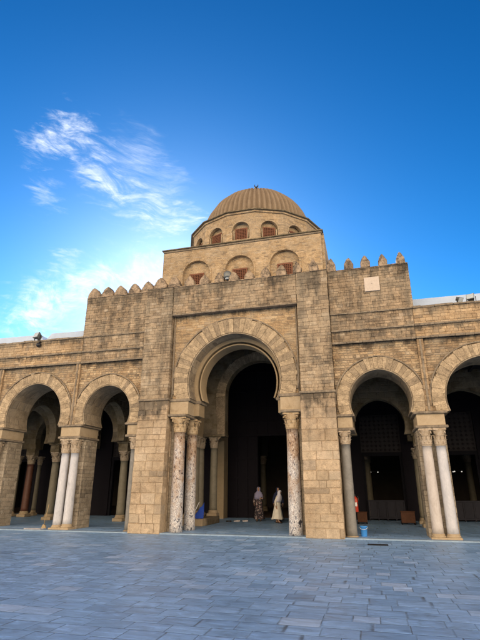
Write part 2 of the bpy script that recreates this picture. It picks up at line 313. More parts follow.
# ------------------------------------------------------------------ mesh builder
class MB:
    def __init__(s): s.v = []; s.f = []; s.sm = []; s.t = []
    def add(s, vs, fs, smooth=False, tint=.5, mat=None):
        k = len(s.v)
        if mat is not None: vs = [mat @ Vector(v) for v in vs]
        s.v += [tuple(v) for v in vs]
        s.f += [tuple(i + k for i in f) for f in fs]
        s.sm += [smooth] * len(fs); s.t += [tint] * len(fs)
    def box(s, x0, x1, y0, y1, z0, z1, tint=.5, bev=0., mat=None):
        if bev > 0:
            c = bev; vs = []
            X = ((x0, x0 + c), (x1, x1 - c)); Y = ((y0, y0 + c), (y1, y1 - c)); Z = ((z0, z0 + c), (z1, z1 - c))
            idx = {}
            for i in (0, 1):
                for j in (0, 1):
                    for k in (0, 1):
                        idx[i, j, k, 0] = len(vs); vs.append((X[i][0], Y[j][1], Z[k][1]))
                        idx[i, j, k, 1] = len(vs); vs.append((X[i][1], Y[j][0], Z[k][1]))
                        idx[i, j, k, 2] = len(vs); vs.append((X[i][1], Y[j][1], Z[k][0]))
            fs = []
            def q(a): fs.append(tuple(idx[x] for x in a))
            for i in (0, 1):
                q([(i, 0, 0, 0), (i, 1, 0, 0), (i, 1, 1, 0), (i, 0, 1, 0)]); q([(0, i, 0, 1), (1, i, 0, 1), (1, i, 1, 1), (0, i, 1, 1)]); q([(0, 0, i, 2), (1, 0, i, 2), (1, 1, i, 2), (0, 1, i, 2)])
            for a in (0, 1):
                for b_ in (0, 1):
                    q([(a, b_, 0, 0), (a, b_, 0, 1), (a, b_, 1, 1), (a, b_, 1, 0)])
                    q([(a, 0, b_, 0), (a, 0, b_, 2), (a, 1, b_, 2), (a, 1, b_, 0)])
                    q([(0, a, b_, 1), (0, a, b_, 2), (1, a, b_, 2), (1, a, b_, 1)])
                    for k in (0, 1): q([(a, b_, k, 0), (a, b_, k, 1), (a, b_, k, 2)])
            s.add(vs, fs, False, tint, mat); return
        s.add([(x0, y0, z0), (x1, y0, z0), (x1, y1, z0), (x0, y1, z0), (x0, y0, z1), (x1, y0, z1), (x1, y1, z1), (x0, y1, z1)],
              [(0, 3, 2, 1), (4, 5, 6, 7), (0, 1, 5, 4), (1, 2, 6, 5), (2, 3, 7, 6), (3, 0, 4, 7)], False, tint, mat)
    def lathe(s, prof, n=24, c=(0, 0, 0), smooth=True, rfun=None, tint=.5, mat=None, cap=True):
        vs = []; fs = []
        for r, z in prof:
            for i in range(n):
                a = 2 * pi * i / n; rr = r * (rfun(a) if rfun else 1.)
                vs.append((c[0] + rr * cos(a), c[1] + rr * sin(a), c[2] + z))
        for j in range(len(prof) - 1):
            for i in range(n):
                k = (i + 1) % n
                fs.append((j * n + i, j * n + k, (j + 1) * n + k, (j + 1) * n + i))
        if cap:
            fs.append(tuple(range(n))[::-1]); fs.append(tuple((len(prof) - 1) * n + i for i in range(n)))
        s.add(vs, fs, smooth, tint, mat)
    def prism(s, pts, y0, y1, tint=.5, mat=None, smooth=False, axis='y'):
        n = len(pts)
        if axis == 'y': vs = [(x, y0, z) for x, z in pts] + [(x, y1, z) for x, z in pts]
        elif axis == 'x': vs = [(y0, x, z) for x, z in pts] + [(y1, x, z) for x, z in pts]
        else: vs = [(x, z, y0) for x, z in pts] + [(x, z, y1) for x, z in pts]
        fs = [tuple(range(n)), tuple(range(2 * n - 1, n - 1, -1))] + [(i, n + i, n + (i + 1) % n, (i + 1) % n) for i in range(n)]
        s.add(vs, fs, smooth, tint, mat)
    def tube(s, pts, r, n=8, tint=.5, smooth=True):
        pts = [Vector(p) for p in pts]; vs = []; fs = []
        for i, p in enumerate(pts):
            d = (pts[min(i + 1, len(pts) - 1)] - pts[max(i - 1, 0)]).normalized()
            up = Vector((0, 0, 1)) if abs(d.z) < .9 else Vector((1, 0, 0))
            a = d.cross(up).normalized(); b_ = d.cross(a)
            rr = r[i] if isinstance(r, (list, tuple)) else r
            for k in range(n):
                q = 2 * pi * k / n; vs.append(p + a * (rr * cos(q)) + b_ * (rr * sin(q)))
        for i in range(len(pts) - 1):
            for k in range(n):
                l = (k + 1) % n; fs.append((i * n + k, i * n + l, (i + 1) * n + l, (i + 1) * n + k))
        fs.append(tuple(range(n))[::-1]); fs.append(tuple((len(pts) - 1) * n + k for k in range(n)))
        s.add(vs, fs, smooth, tint)
    def build(s, name, m, parent=None, label=None, fix=True):
        me = bpy.data.meshes.new(name); me.from_pydata(s.v, [], s.f)
        me.polygons.foreach_set('use_smooth', s.sm)
        if len(set(s.t)) > 1:
            at = me.attributes.new('tint', 'FLOAT', 'CORNER'); k = 0; vals = []
            for p, q in zip(me.polygons, s.t): vals += [q] * p.loop_total
            at.data.foreach_set('value', vals)
        if fix:
            bm = bmesh.new(); bm.from_mesh(me); bmesh.ops.recalc_face_normals(bm, faces=bm.faces); bm.to_mesh(me); bm.free()
        me.materials.append(m if not isinstance(m, str) else M[m]); me.update()
        o = bpy.data.objects.new(name, me); COL.objects.link(o)
        if parent: o.parent = parent
        if label: o['label'] = label
        return o

def strip(mb, x0, x1, y0, y1, z0, z1, seed, j=.012):
    '''a worn string course laid from separate stones'''
    rr = random.Random(seed); x = x0
    while x < x1 - .02:
        e = min(x1, x + rr.uniform(.28, .75))
        if x1 - e < .15: e = x1
        mb.box(x + .002, e - .002, y0 + rr.uniform(-j, j * 1.3), y1, z0 + rr.uniform(-j, j) * .6, z1 + rr.uniform(-j, j) * .8, bev=.012); x = e

def facing(mb, u0, u1, z0, z1, y, seed, hr=(.095, .16), wr=(.16, .42), depth=.05, jit=.009, batter=0., axis='x', sgn=1, joint=.004, bev=.006):
    '''real stones in courses; the face looks towards -y (axis x) or sgn*x (axis y, plane at x = y)'''
    rr = random.Random(seed); z = z0
    while z < z1 - .03:
        h = rr.uniform(*hr); zt = min(z1, z + h)
        if z1 - zt < hr[0] * .6: zt = z1
        yy = y + batter * (z - z0) / (z1 - z0); u = u0; k_ = rr.uniform(.7, 1.3)
        while u < u1 - .02:
            ut = min(u1, u + rr.uniform(*wr) * k_)
            if u1 - ut < wr[0] * .6: ut = u1
            p = rr.uniform(-jit, jit) ; tn = min(1., max(.15, rr.gauss(.55, .17))); g = joint * rr.uniform(.3, .8); bev_ = bev * rr.uniform(.6, 2.2)
            zj = rr.uniform(-.004, .004)
            if axis == 'x': mb.box(u + g + (rr.uniform(0, .022) if u == u0 else 0), ut - g - (rr.uniform(0, .022) if ut == u1 else 0), yy + p, yy + depth, z + g + zj, zt - g + zj, tn, bev_)
            elif sgn > 0: mb.box(yy - depth, yy + p, u + g, ut - g, z + g, zt - g, tn, bev)
            else: mb.box(yy + p, yy + depth, u + g, ut - g, z + g, zt - g, tn, bev)
            u = ut
        z = zt

def thing(name, label, cat, loc=(0, 0, 0), rz=0., group=None):
    o = bpy.data.objects.new(name, None); COL.objects.link(o); o.location = loc; o.rotation_euler = (0, 0, rz)
    o['label'] = label; o['category'] = cat
    if group: o['group'] = group
    return o
def copy_tree(o, parent=None):
    c = o.copy(); COL.objects.link(c); c.parent = parent
    for ch in list(o.children): copy_tree(ch, c)
    return c

# ------------------------------------------------------------------ THE MOSQUE
mosque = thing('mosque', 'old tan stone mosque with arcaded gallery, crenellated porch and ribbed dome', 'mosque')

def shape(cx, cz, R, zs, pt=0., n=40):
    """horseshoe intrados from the right springing over the crown to the left springing; returns (x,z,angle)"""
    out = []
    e = pt; r = R + e
    if (cz - zs) / R > .75:      # straight jambs under a round head
        q = [(cx + R * cos(pi * i / (n - 6)), cz + R * sin(pi * i / (n - 6))) for i in range(n - 5)]
        dn = [(zs + (cz - zs) * i / 3) for i in range(3)]
        return [(cx + R, z) for z in dn] + q + [(cx - R, z) for z in reversed(dn)]
    a0 = math.asin(max(-1, min(1, (zs - cz) / r)))
    top = sqrt(r * r - e * e); at = math.acos(e / r)
    h = n // 2
    for i in range(h + 1):
        a = a0 + (at - a0) * i / h
        out.append((cx - e + r * cos(a), cz + r * sin(a)))
    for i in range(h - 1, -1, -1):
        a = a0 + (at - a0) * i / h
        out.append((cx + e - r * cos(a), cz + r * sin(a)))
    return out

def XF(axis, y):
    """maps (u, depth, z): axis 'x' wall runs along X at depth y; axis 'y' wall runs along Y at x=y"""
    if axis == 'x': return lambda u, d, z: (u, y + d, z)
    return lambda u, d, z: (y + d, u, z)

def arch_wall(mb, u0, u1, z0, z1, cx, cz, R, d0, d1, pt=0., axis='x', y=0., n=40, soffit=True, back=True, zs=None):
    """wall panel u0..u1, z0..z1 with a horseshoe opening springing at z0"""
    f = XF(axis, y); zs = z0 if zs is None else zs
    ins = shape(cx, cz, R, z0, pt, n); outs = []
    for (x, z) in ins:
        dx, dz = x - cx, z - cz
        ts = []
        if dx > 1e-6: ts.append((u1 - cx) / dx)
        if dx < -1e-6: ts.append((u0 - cx) / dx)
        if dz > 1e-6: ts.append((z1 - cz) / dz)
        tt = min(ts); ox, oz = cx + dx * tt, cz + dz * tt
        outs.append((ox, max(oz, z0)))
    # snap nearest to the corners
    for c in ((u1, z1), (u0, z1)):
        k = min(range(len(outs)), key=lambda i: (outs[i][0] - c[0]) ** 2 + (outs[i][1] - c[1]) ** 2); outs[k] = c
    m_ = len(ins); vs = []
    for (x, z) in ins: vs.append(f(x, d0, z))
    for (x, z) in outs: vs.append(f(x, d0, z))
    for (x, z) in ins: vs.append(f(x, d1, z))
    for (x, z) in outs: vs.append(f(x, d1, z))
    fs = []
    for i in range(m_ - 1):
        fs.append((i, i + 1, m_ + i + 1, m_ + i))
        if back: fs.append((2 * m_ + i, 3 * m_ + i, 3 * m_ + i + 1, 2 * m_ + i + 1))
        if soffit: fs.append((i, 2 * m_ + i, 2 * m_ + i + 1, i + 1))
        fs.append((m_ + i, m_ + i + 1, 3 * m_ + i + 1, 3 * m_ + i))
    fs.append((0, m_, 3 * m_, 2 * m_)); fs.append((m_ - 1, 2 * m_ - 1, 4 * m_ - 1, 3 * m_ - 1))
    mb.add(vs, fs)

def soffit_ring(mb, cx, cz, R, zs, th, d0, d1, pt=0., axis='x', y=0., n=48):
    """a smooth plastered ring lining the opening"""
    f = XF(axis, y); a = shape(cx, cz, R, zs, pt, n); b_ = shape(cx, cz, R + th, zs, pt, n)
    m_ = len(a); vs = [f(x, d0, z) for x, z in a] + [f(x, d0, z) for x, z in b_] + [f(x, d1, z) for x, z in a] + [f(x, d1, z) for x, z in b_]
    fs = []
    for i in range(m_ - 1):
        fs += [(i, i + 1, m_ + i + 1, m_ + i), (2 * m_ + i, 3 * m_ + i, 3 * m_ + i + 1, 2 * m_ + i + 1), (i, 2 * m_ + i, 2 * m_ + i + 1, i + 1), (m_ + i, m_ + i + 1, 3 * m_ + i + 1, 3 * m_ + i)]
    fs += [(0, m_, 3 * m_, 2 * m_), (m_ - 1, 2 * m_ - 1, 4 * m_ - 1, 3 * m_ - 1)]
    mb.add(vs, fs, False)

def voussoirs(cx, cz, R, zs, th, d0, d1, pt, count, parent, axis='x', y=0., stripes=False, m='vous', seed=1, name='voussoir_ring'):
    rnd = random.Random(seed); mb = MB(); f = XF(axis, y)
    N = count * 4; a = shape(cx, cz, R, zs, pt, N); b_ = []
    for i, (x, z) in enumerate(a):
        dx, dz = x - cx, z - cz; l = sqrt(dx * dx + dz * dz); b_.append((dx / l, dz / l))
    m_ = len(a); per = m_ // count; i = 0; k = 0
    while i < m_ - 1:
        j = min(m_ - 1, i + 4 + (rnd.random() < .3) - (rnd.random() < .3))
        if m_ - 1 - j < 3: j = m_ - 1
        tt = th * (1 + rnd.uniform(-.07, .07)); pr = rnd.uniform(0, .018)
        tint = rnd.random()
        if stripes:
            up = (a[(i + j) // 2][1] - cz) / R
            tint = (.03 + rnd.random() * .12) if (k % 2 and rnd.random() < .62 and up > -.1) else .25 + rnd.random() * .5
        pts = []
        for q in range(i, j + 1): pts.append((a[q][0], a[q][1]))
        for q in range(j, i - 1, -1):
            s_ = tt
            pts.append((a[q][0] + b_[q][0] * s_, a[q][1] + b_[q][1] * s_))
        # shrink a little for the joint
        gx = sum(p[0] for p in pts) / len(pts); gz = sum(p[1] for p in pts) / len(pts)
        pts = [(gx + (px - gx) * .955, gz + (pz - gz) * .965) for px, pz in pts]
        n = len(pts); vs = [f(px, d0 - pr, pz) for px, pz in pts] + [f(px, d1, pz) for px, pz in pts]
        fs = [tuple(range(n))] + [(q, n + q, n + (q + 1) % n, (q + 1) % n) for q in range(n)]
        mb.add(vs, fs, False, tint)
        i = j; k += 1
    return mb.build(name, m, parent)

def ring_mould(cx, cz, R, zs, w, d0, d1, pt, parent, axis='x', y=0., m='mould', name='arch_moulding'):
    mb = MB(); soffit_ring(mb, cx, cz, R, zs, w, d0, d1, pt, axis, y, 56); return mb.build(name, m, parent)

# ---- columns
def leaf(mb, ang, r0, z0, hgt, wid, curl, tint=.5):
    """acanthus leaf hugging the bell and curling out at its tip"""
    vs = []; fs = []; n = 6
    ca, sa = cos(ang), sin(ang)
    for i in range(n + 1):
        u = i / n
        r = r0 + .012 + curl * u ** 3 ; z = z0 + hgt * (u if u < .85 else .85 + (.85 - u) * .6)
        w = wid * (1 - .55 * u ** 2) * (1 + .18 * (i % 2))
        for s_, lift in ((-1, 0), (0, .018), (1, 0)):
            rr = r + lift; px = rr * ca - s_ * w * sa; py = rr * sa + s_ * w * ca
            vs.append((px, py, z))
    for i in range(n):
        for k in (0, 1): fs.append((i * 3 + k, i * 3 + k + 1, i * 3 + k + 4, i * 3 + k + 3))
    mb.add(vs, fs, False, tint)
    mb.add([(x * .9, y * .9, z) for x, y, z in vs], [tuple(reversed(q)) for q in fs], False, tint)

def capital_mesh(r, h, aw):
    mb = MB()
    mb.lathe([(r * 1.08, 0), (r * 1.16, .02), (r * 1.08, .045), (r * 1.02, .06), (r * 1.04, h * .4), (r * 1.15, h * .68), (r * 1.42, h * .86), (r * 1.45, h * .88)], 20)
    for k in range(8): leaf(mb, k * pi / 4, r * 1.04, .05, h * .36, r * .40, r * .34)
    for k in range(8): leaf(mb, k * pi / 4 + pi / 8, r * 1.08, h * .22, h * .46, r * .40, r * .44)
    for k in range(4):
        a = pi / 4 + k * pi / 2; c_, s_ = cos(a), sin(a); R_ = aw * 1.13
        mb.tube([(r * 1.15 * c_, r * 1.15 * s_, h * .55), ((R_ * .8) * c_, (R_ * .8) * s_, h * .8), (R_ * c_, R_ * s_, h * .80), (R_ * 1.02 * c_, R_ * 1.02 * s_, h * .70), (R_ * .86 * c_, R_ * .86 * s_, h * .68)], [r * .12, r * .16, r * .2, r * .18, r * .1], 8)
        b2 = k * pi / 2; mb.lathe([(r * .01, -.03), (r * .2, 0), (r * .01, .03)], 8, (aw * .95 * cos(b2), aw * .95 * sin(b2), h * .92), cap=False)
    # abacus with hollow sides
    pts = []
    for k in range(4):
        a = pi / 4 + k * pi / 2
        for da in (-.09, .09): pts.append((aw * 1.36 * cos(a + da), aw * 1.36 * sin(a + da)))
        b2 = a + pi / 4
        for q in (-.35, 0, .35): pts.append((aw * (.93 + .25 * abs(q)) * cos(b2 + q) , aw * (.93 + .25 * abs(q)) * sin(b2 + q)))
    mb.prism(pts, h * .88, h, axis='z')
    return mb

def column(x, y, r, zb, zc, zt, shaft, cap, parent, base=True, lean=(0, 0), aw=None, z0=0.):
    """column on a square plinth: base z0..zb, shaft zb..zc, capital zc..zt"""
    root = bpy.data.objects.new('column', None); COL.objects.link(root); root.parent = parent; root.location = (x, y, 0)
    H = zc - zb
    mb = MB(); prof = []
    for i in range(15):
        u = i / 14; prof.append((r * (1.0 - .12 * u ** 1.6 + (.05 if i == 0 else 0)), zb + H * u))
    prof += [(r * .96, zc - .001), (r * .98, zc)]
    mb.lathe(prof, 28); mb.build('shaft', shaft, root)
    if base:
        b_ = MB(); hb = zb - z0; q = r * 1.35
        b_.box(-q, q, -q, q, z0, z0 + hb * .5, bev=.015)
        b_.lathe([(r * 1.28, z0 + hb * .5), (r * 1.34, z0 + hb * .6), (r * 1.28, z0 + hb * .7), (r * 1.12, z0 + hb * .78), (r * 1.12, z0 + hb * .86), (r * 1.18, z0 + hb * .93), (r * 1.08, zb + .01)], 24)
        b_.build('base', 'block', root)
    c_ = capital_mesh(r * .88, zt - zc, aw or r * 1.28); o = c_.build('capital', cap, root); o.location = (0, 0, zc)
    root.rotation_euler = (lean[1], lean[0], random.uniform(-.05, .05))
    return root

# ---- gallery geometry (x is measured from the dome's axis, facade plane y = 0, courtyard towards -y)
SP = 4.3           # springing of the side arches
PIERS = [7.48, 11.70, 15.95, 20.2, 24.45]
WD = 1.5           # depth of the front wall
floor_z = .04

# gallery wings (left and right of the porch)
for s in (-1, 1):
    wl = MB(); pan = MB(); mld = MB(); pr = MB(); lin = MB()
    for k in range(4):
        a, b_ = PIERS[k], PIERS[k + 1]; cx = s * (a + b_) / 2
        u0, u1 = sorted((s * (a + .12), s * (b_ - .12)))
        arch_wall(pan, u0, u1, SP, 7.14, cx, 4.76, 1.50, .09, WD - .05, .05)
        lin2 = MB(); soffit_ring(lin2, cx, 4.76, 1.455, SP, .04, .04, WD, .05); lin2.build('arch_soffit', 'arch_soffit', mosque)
        voussoirs(cx, 4.76, 1.495, SP, .46, .035, .12, .05, 38, mosque, seed=int(k * 7 + s + 5))
        ring_mould(cx, 4.76, 1.98, SP + .3, .045, .02, .12, .05, mosque)
    # flat strips between bays
    for k, p in enumerate(PIERS):
        wl.box(s * p - .12, s * p + .12, .022, WD, SP, 7.139, .0); facing(wl, s * p - .12, s * p + .12, SP, 7.08, 0., 320 + k, hr=(.14, .26), wr=(.3, .4))
        mld.box(s * p - .035, s * p + .035, -.035, .0, SP + .02, 7.06)
    x0, x1 = sorted((s * 7.36, s * 24.57))
    wl.box(x0, x1, .022, WD, 7.14, 8.33, .0)
    facing(wl, x0, x1, 7.16, 8.335, .0, 300 + s)
    strip(mld, x0, x1, -.07, -.001, 7.08, 7.17, 11 + s); strip(mld, x0, x1, -.06, -.001, 7.60, 7.68, 21 + s)
    strip(mld, x0, x1, -.04, .5, 8.336, 8.42, 31 + s, .02)
    wl.build('gallery_wall', 'facing', mosque); pan.build('spandrel_panel', 'wall', mosque); mld.build('string_course', 'mould', mosque)
    # limewashed roof upstands behind the ledge
    segs = [(7.45, 10.25), (10.35, 13.9), (14.0, 18.0), (18.1, 24.5)] if s < 0 else [(7.45, 16.0), (16.1, 24.5)]
    for a, b_ in segs:
        x0, x1 = sorted((s * a, s * b_)); r_ = MB()
        c_ = .3 if s < 0 else .05
        r_.prism([(x0, 8.405), (x1, 8.405), (x1, 8.70 if s < 0 else 9.08), (x1 - c_, 9.08), (x0 + c_, 9.1), (x0, 8.78 if s < 0 else 9.1)], 1.0, 3.2)
        r_.build('roof_upstand', 'lime', mosque)
    # piers with coupled columns
    for k, p in enumerate(PIERS[:4]):
        x = s * p; hw = .50 if k == 0 else .62
        q = MB(); q.box(x - hw, x + hw, .50, WD - .02, 0, 3.70, bev=.02); q.build('pier', 'pier', mosque)
        im = MB()
        im.box(x - hw - .06, x + hw + .06, -.04, WD + .03, 3.702, 3.80, bev=.02)
        im.box(x - hw - .09, x + hw + .09, -.08, WD + .05, 4.21, SP - .002, bev=.02); im.build('impost_moulding', 'mould', mosque)
        im = MB(); im.box(x - hw + .02, x + hw - .02, .02, WD - .01, 3.80, 4.21, bev=.008); im.build('impost_block', 'block', mosque)
        off = .235 if k == 0 else .26
        cols = ('pink', 'granite') if s > 0 else ('marble', 'marble')
        column(x - off, .22, .185, .20, 3.08, 3.70, 'marble' if s < 0 else 'pink', 'cap', mosque, aw=.225)
        column(x + off, .22, .185, .20 if s > 0 else .24, 3.08, 3.70, 'marble', 'cap', mosque, aw=.225)

# ---- the porch: centre arch between two buttresses, one small arch each side
CZ, CR, CS = 5.92, 2.03, 5.22
for s in (-1, 1):
    # side arch 4.15..7.36
    pan = MB(); cx = s * 5.80
    u0, u1 = sorted((s * 4.152, s * 7.358)); arch_wall(pan, u0, u1, SP, 7.14, cx, 4.80, 1.17, .09, WD - .05, .06); pan.build('spandrel_panel', 'wall', mosque)
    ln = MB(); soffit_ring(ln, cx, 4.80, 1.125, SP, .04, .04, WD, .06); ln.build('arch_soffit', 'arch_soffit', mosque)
    voussoirs(cx, 4.80, 1.165, SP, .45, .035, .12, .06, 32, mosque, seed=40 + s)
    ring_mould(cx, 4.80, 1.64, SP + .4, .045, .02, .12, .06, mosque)
    w = MB(); x0, x1 = sorted((s * 4.15, s * 7.358)); w.box(x0, x1, .022, WD, 7.14, 8.402, 0.); facing(w, x0, x1, 7.16, 8.33, 0., 340 + s); x0, x1 = sorted((s * 4.15, s * 7.40)); w.box(x0, x1, .022, WD, 8.404, 10.32, 0.); facing(w, x0 - (.02 if s < 0 else 0), x1 + (.02 if s > 0 else 0), 8.40, 10.325, 0., 350 + s, hr=(.085, .145)); facing(w, .03, WD, 8.42, 10.325, s * 7.42, 360 + s, axis='y', sgn=s); w.build('porch_wall', 'porch_facing', mosque)
    ml = MB(); x0, x1 = sorted((s * 4.152, s * 7.35))
    strip(ml, x0, x1, -.07, -.001, 7.08, 7.17, 41 + s); ml.build('string_course', 'mould', mosque); ml = MB(); strip(ml, x0, x1, -.06, -.001, 7.60, 7.68, 51 + s); ml.build('string_course', 'mould', mosque); ml = MB()
    strip(ml, x0, x1, -.05, -.001, 8.33, 8.40, 61 + s); ml.build('string_course', 'mould', mosque)
    # impost by the buttress + single grey column
    im = MB(); x0, x1 = sorted((s * 4.10, s * 4.80)); im.box(x0, x1, -.08, WD + .05, 4.21, SP - .002, bev=.02); x0, x1 = sorted((s * 4.10, s * 4.76)); im.box(x0, x1, -.04, WD + .03, 3.702, 3.80, bev=.02); im.build('impost_moulding', 'mould', mosque)
    im = MB(); x0, x1 = sorted((s * 4.152, s * 4.70)); im.box(x0, x1, .02, WD - .01, 3.80, 4.21, bev=.008); im.build('impost_block', 'block', mosque)
    pq = MB(); x0, x1 = sorted((s * 4.152, s * 4.50)); pq.box(x0, x1, .55, WD - .02, 0, 3.70, bev=.01); pq.build('pier', 'pier', mosque)
    column(s * 4.37, .22, .19, .06, 3.2, 3.70, 'granite', 'cap', mosque, aw=.225)
    # buttress: upper shaft, moulding, broad foot
    bt = MB(); x0, x1 = sorted((s * 2.82, s * 4.15)); bt.box(x0 + .02, x1 - .02, -.138, WD, 5.24, 10.36, 0.); facing(bt, x0, x1, 5.24, 10.365, -.16, 370 + s, hr=(.10, .19), wr=(.18, .48), depth=.3, jit=.008); facing(bt, .145, WD - .3, 5.24, 10.30, s * 2.82 * 1., 380 + s, axis='y', sgn=-s, hr=(.12, .2)); bt.build('buttress_shaft', 'butt_facing', mosque)
    bt = MB(); x0, x1 = sorted((s * 2.76, s * 4.17)); bt.box(x0, x1, -.24, WD, 5.14, 5.238, bev=.02); bt.build('buttress_moulding', 'mould', mosque)
    bt = MB()
    xa, xb = 2.78, 4.14
    v = [(s * xa, -.36), (s * (xb + .03), -.36), (s * (xb + .03), WD), (s * xa, WD)]; v2 = [(s * xa, -.18), (s * xb, -.18), (s * xb, WD), (s * xa, WD)]
    # battered foot, subdivided so that its edges wander slightly
    rr = random.Random(3 + s); vs = []; nz = 14
    for i in range(nz + 1):
        u = i / nz
        for j, ((ax, ay), (bx, by)) in enumerate(zip(v, v2)):
            jx = rr.uniform(-.012, .012) if 0 < i < nz else 0
            vs.append((ax + (bx - ax) * u + jx, ay + (by - ay) * u + (jx if j < 2 else 0), 5.138 * u))
    fs = [(i * 4 + j, i * 4 + (j + 1) % 4, i * 4 + 4 + (j + 1) % 4, i * 4 + 4 + j) for i in range(nz) for j in range(4)] + [(0, 1, 2, 3), (nz * 4, nz * 4 + 1, nz * 4 + 2, nz * 4 + 3)]
    bt.add([(vx + (.02 * s if abs(vx) < 3 else -.02 * s), vy + (.022 if vy < 0 else 0), vz) for vx, vy, vz in vs], fs, False, 0.)
    a_, b2 = sorted((s * xa, s * (xb + .01)))
    facing(bt, a_, b2, 0., 5.135, -.36, 390 + s, hr=(.20, .44), wr=(.26, .75), depth=.42, jit=.011, batter=.18, joint=.008, bev=.013)
    facing(bt, .24, WD, 0., 5.135, s * xa, 395 + s, hr=(.22, .42), wr=(.3, .7), axis='y', sgn=-s, jit=.008, bev=.012)
    bt.build('buttress_foot', 'foot_facing', mosque)
    # impost of the great arch
    im = MB(); x0, x1 = sorted((s * 1.88, s * 2.815)); im.box(x0, x1, -.02, .74, 5.10, CS - .002, bev=.015); x0, x1 = sorted((s * 1.66, s * 2.7)); im.box(x0, x1, .742, WD + .02, 5.10, CS - .002, bev=.015); im.build('impost_moulding', 'mould', mosque)
    im = MB(); x0, x1 = sorted((s * 1.96, s * 2.78)); im.box(x0, x1, .03, WD, 4.56, 5.10, bev=.008); im.build('impost_block', 'block', mosque)
    im = MB(); x0, x1 = sorted((s * 1.74, s * 2.60)); im.box(x0, x1, .76, WD - .01, 4.57, 5.098, bev=.01); im.build('impost_block', 'soffit', mosque)
    im = MB(); x0, x1 = sorted((s * 1.98, s * 2.80)); im.box(x0, x1, -.16, 1.62, 4.46, 4.558, bev=.02); im.build('abacus_slab', 'mould', mosque)
    column(s * 2.37, .24, .255, .03, 3.83, 4.46, 'breccia', 'cap_gold', mosque, base=False, aw=.32)
    column(s * 2.20, 1.25, .235, .03, 3.83, 4.46, 'breccia', 'cap_gold', mosque, base=False, aw=.30)
    pq = MB(); x0, x1 = sorted((s * 2.62, s * 2.779)); pq.box(x0, x1, .35, WD, 0, 4.46); pq.build('pier', 'pier', mosque)
# centre panel
pan = MB(); arch_wall(pan, -2.819, 2.819, CS, 9.02, 0, CZ, CR, .10, .75, .03, n=56); pan.build('spandrel_panel', 'panel', mosque)
pan = MB(); arch_wall(pan, -2.819, 2.819, CS, 9.02, 0, CZ, CR - .20, .752, WD, .03, n=56); pan.build('inner_arch_order', 'soffit', mosque)
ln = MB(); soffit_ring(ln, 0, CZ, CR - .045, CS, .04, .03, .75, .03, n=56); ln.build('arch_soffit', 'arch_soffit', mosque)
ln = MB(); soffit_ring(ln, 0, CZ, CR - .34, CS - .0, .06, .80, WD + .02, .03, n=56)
ln.build('arch_rib', 'soffit', mosque)
voussoirs(0, CZ, CR, CS, .64, .03, .14, .03, 42, mosque, stripes=True, seed=12)
ring_mould(0, CZ, CR + .66, CS + .2, .05, .03, .14, .03, mosque)
bnd = MB(); bnd.box(-2.819, 2.819, -.108, WD, 9.02, 10.33, 0.); facing(bnd, -2.815, 2.815, 9.02, 10.335, -.13, 399); bnd.build('parapet_band', 'porch_facing', mosque)
ml = MB(); strip(ml, -2.819, 2.819, -.18, .06, 8.955, 9.012, 71, .008)
ml.build('string_course', 'mould', mosque)
# thin vertical rolls framing the centre panel
for s in (-1, 1):
    r_ = MB(); r_.tube([(s * 2.74, .06, 5.24), (s * 2.74, .06, 8.95)], .035, 10); r_.build('corner_roll', 'mould', mosque)
rf = MB(); rf.box(-7.41, 7.41, WD + .002, 9.0, 9.3, 9.42); rf.build('porch_roof', 'lime', mosque)

# ---- merlons
def merlon_mesh(w, h, d, seed, blunt=0.):
    rr = random.Random(seed); b0 = .24 + .2 * blunt; prof = [(-w / 2, 0), (-w / 2 * 1.02, h * b0)]
    for i in range(1, 8):
        u = i / 8; prof.append((-w / 2 * (1 - u) ** (.58 + .16 * blunt) , h * (b0 + (1 - b0) * u)))
    prof.append((0, h)); prof += [(-x, z) for x, z in reversed(prof[:-1])]
    prof = [(x + rr.uniform(-.012, .012), z + (rr.uniform(-.012, .012) if z > 0 else 0)) for x, z in prof]
    mb = MB(); n = len(prof); vs = []
    for y, k in ((-d / 2, .90), (-d / 2 + .05, 1.), (d / 2 - .05, 1.), (d / 2, .90)):
        vs += [(x * k, y, z * (k if z > 0 else 1)) for x, z in prof]
    fs = [tuple(range(n)), tuple(range(4 * n - 1, 3 * n - 1, -1))]
    for j in range(3): fs += [(j * n + i, (j + 1) * n + i, (j + 1) * n + (i + 1) % n, j * n + (i + 1) % n) for i in range(n)]
    mb.add(vs, fs); return mb
cp = MB(); strip(cp, -7.42, -4.16, -.025, .5, 10.325, 10.372, 81, .02); strip(cp, 4.16, 7.42, -.025, .5, 10.325, 10.372, 82, .02); strip(cp, -4.15, -2.83, -.19, .5, 10.365, 10.40, 83, .018); strip(cp, 2.83, 4.15, -.19, .5, 10.365, 10.40, 84, .018); strip(cp, -2.81, 2.81, -.155, .5, 10.335, 10.37, 85, .018)
cp.build('coping', 'merlon', mosque)
k = 0
x = -7.08
while x < 7.3:
    if x < -2.2: w, h, bl = .61, .54, .1
    elif x > 2.9: w, h, bl = .37, .58, .9
    else: w, h, bl = .46, random.uniform(.42, .56), .8
    w *= random.uniform(.93, 1.07); h *= random.uniform(.92, 1.06)
    # a solid coping merlon stands where the wall below is set back or forward
    o = merlon_mesh(w, h, .36, k, bl).build('merlon', 'merlon', mosque)
    yy = .04 if abs(x) < 2.8 else (.0 if abs(x) < 4.1 else .165)
    o.location = (x + random.uniform(-.02, .02), yy, 10.40 if 2.82 < abs(x) < 4.15 else 10.37)
    o.rotation_euler = (0, random.uniform(-.03, .03), random.uniform(-.04, .04)); k += 1
    x += .713

